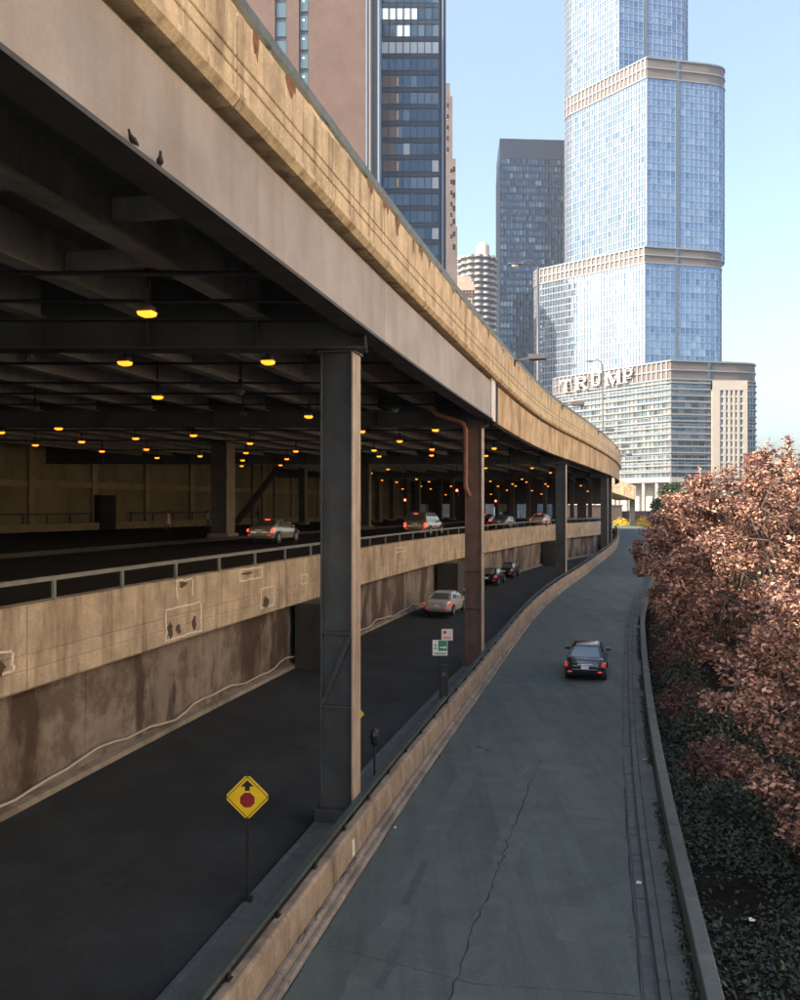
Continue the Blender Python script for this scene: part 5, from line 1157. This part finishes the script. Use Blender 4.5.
tree(TP(17.0, 43), (4.5,4.6,4.6), 6.0, 26000, .2, 'purple-leaved tree in the second row behind the tallest one', m_purple, 35, 130)
for i, (o, Y) in enumerate(((11.5,72),(13.5,88),(14,102),(14,118))):
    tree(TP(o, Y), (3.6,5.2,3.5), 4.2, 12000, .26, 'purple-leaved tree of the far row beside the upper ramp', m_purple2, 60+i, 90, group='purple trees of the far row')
q = P(8.6, 96); tree((q.x, q.y, RZ(96)-.5), (2.6,3.0,3.2), 6.3, 15000, .3, 'dark green tree rising behind the far purple trees', m_green, 70, 90, name='green_tree')
# low dark shrubs by the wall and ground cover
def shrub(o, Y, r, h_, n, label, m, seed, ls=.12, name='shrub', grp=None):
    rg = np.random.default_rng(seed); q = P(o, Y); t = thing(name, label, 'shrub', (q.x, q.y, RZ(Y)-.42), 0, grp)
    d = rg.normal(size=(n,3)); d /= np.linalg.norm(d, axis=1, keepdims=True); d[:,2] = np.abs(d[:,2]); rad = rg.uniform(0,1,(n,1))**.4
    C = d*rad*np.array([r,r,h_])*(1+.25*np.sin(d[:,:1]*9+seed)*np.cos(d[:,1:2]*7)); quad_mesh('foliage', leaves(C, ls, rg, nrm=d), m, t)
    b = MB()
    for k in range(5): a = k*1.3; b.tube([(0,0,-.1),(math.cos(a)*r*.5,math.sin(a)*r*.5,h_*.7)], [.03,.008], 5)
    b.build('stem', m_bark, t)
for i, (o, Y, r, h_) in enumerate(((8.3,41,1.1,1.9),(8.2,37,1.2,1.6),(8.4,33,1.2,1.7),(8.5,29.5,1.1,1.3),(9.0,26,1.2,1.1),(8.0,44.5,1.0,2.2),(8.3,50,1.2,2.4),(8.4,55,1.2,2.4))):
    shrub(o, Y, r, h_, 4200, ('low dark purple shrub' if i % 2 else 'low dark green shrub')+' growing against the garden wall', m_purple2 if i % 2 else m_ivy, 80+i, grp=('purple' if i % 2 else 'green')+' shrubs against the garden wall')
rg = np.random.default_rng(99); n = 90000
oo = rg.uniform(7.0, 17, n); yy = rg.uniform(11, 40, n); dens = np.sin(oo*1.3+yy*.35)+np.sin(oo*.6-yy*.9)+rg.normal(size=n)*.7
keep = dens > -.9; oo, yy = oo[keep], yy[keep]
C = np.array([[*(P(o, Y)[:2]), RZ(Y)-.17-(.1/2.4)*max(0,min(o-6.6,2.4))-(.35/31)*max(0,o-9)] for o, Y in zip(oo, yy)]); C[:,2] += rg.uniform(0,.10,len(C))
gc = quad_mesh('ground_cover', leaves(C, .10, rg, up=1.0), m_ivy); stuff(gc); tag(gc, 'dark ivy and weeds covering the planting bed', 'ground cover')
# weeds along the wall foot
n = 9000; yy = rg.uniform(8, 60, n); oo = 6.6-np.abs(rg.normal(size=n))*.06; k_ = (np.sin(yy*1.1)+np.sin(yy*.37+1)) > -.5; yy, oo = yy[k_], oo[k_]
C = np.array([[*(P(o, Y)[:2]), RZ(Y)+.10] for o, Y in zip(oo, yy)]); wd_ = quad_mesh('weeds', leaves(C, .07, rg, up=.2), m_ivy); stuff(wd_); tag(wd_, 'thin weeds growing in the joint at the garden wall foot', 'weeds')
# yellow flower bushes at the far end
for i, (px, Y, r, h_) in enumerate(((622,192,2.2,2.4),(643,192,2.0,2.6),(614,193,1.6,1.4),(629,194,1.5,1.5))):
    o_ = XZ(px, Y); rg = np.random.default_rng(120+i); t = thing('yellow_bush' if i < 2 else 'green_bush', ('bright yellow flowering bush' if i < 2 else 'low green bush beside the yellow ones')+' beyond the far end of the ramp', 'bush', (o_, Y, ZY(527,Y)-.3), 0, ('yellow' if i < 2 else 'green')+' bushes beyond the ramp end')
    d = rg.normal(size=(900,3)); d /= np.linalg.norm(d, axis=1, keepdims=True); d[:,2] = np.abs(d[:,2]); quad_mesh('foliage', leaves(d*(rg.uniform(0,1,(900,1))**.4)*np.array([r,r,h_]), .35, rg, nrm=d), m_yel if i < 2 else m_green, t)
    MB().tube([(0,0,-.4),(0,0,h_*.7)], [.08,.03], 6).build('stem', m_bark, t)
struct(MB().box(XZ(560,190), XZ(760,190), 173, 214, RZ(178)-1.0, ZY(527,190)-.28).build('far_verge', m_soil))
# litter
m_paper = mat('litter_paper', (.62,.60,.56), .8)
def litter(o, Y, s, z, label, seed):
    rd = random.Random(seed); q = P(o, Y); b = MB(); n = 7; ring = [(s*rd.uniform(.6,1.1)*math.cos(2*math.pi*k/n), s*.7*rd.uniform(.6,1.1)*math.sin(2*math.pi*k/n), rd.uniform(.0,.05)) for k in range(n)]
    b.add(ring+[(0,0,.05)]+[(x*.9,y*.9,z_-.006) for x,y,z_ in ring]+[(0,0,.04)], [(k,(k+1)%n,n) for k in range(n)]+[(n+1+(k+1)%n,n+1+k,2*n+1) for k in range(n)]+[(k,n+1+k,n+1+(k+1)%n,(k+1)%n) for k in range(n)])
    o_ = b.build('paper_scrap', m_paper); o_.location = (q.x, q.y, RZ(q.y)+z); o_.rotation_euler = (0,0,rd.uniform(0,3)); tag(o_, label, 'litter')
litter(5.9, 20.3, .10, .006, 'crumpled white paper scrap in the gutter', 1); litter(8.0, 19.6, .12, -.25, 'white paper scrap on the planting bed', 2); litter(6.4, 29.3, .09, .11, 'small white scrap on the kerb walk', 3); litter(.15, 22.3, .05, .012, 'tiny white scrap by the left kerb', 4)
# ================================================================ HAZE: the pale summer air between here and the towers
hz = MB(); hz.box(-420, 420, -130, 620, -2.4, 352)
hzm = bpy.data.materials.new('haze_air'); hzm.use_nodes = True; hn = hzm.node_tree.nodes; hn.remove(hn['Principled BSDF'])
pv = hn.new('ShaderNodeVolumePrincipled'); pv.inputs['Color'].default_value = (.80,.88,1.0,1); pv.inputs['Density'].default_value = 0.00016; pv.inputs['Anisotropy'].default_value = .25
hzm.node_tree.links.new(pv.outputs[0], hn['Material Output'].inputs['Volume'])
stuff(tag(hz.build('haze', hzm), 'thin pale haze filling the air over the river', 'haze'))
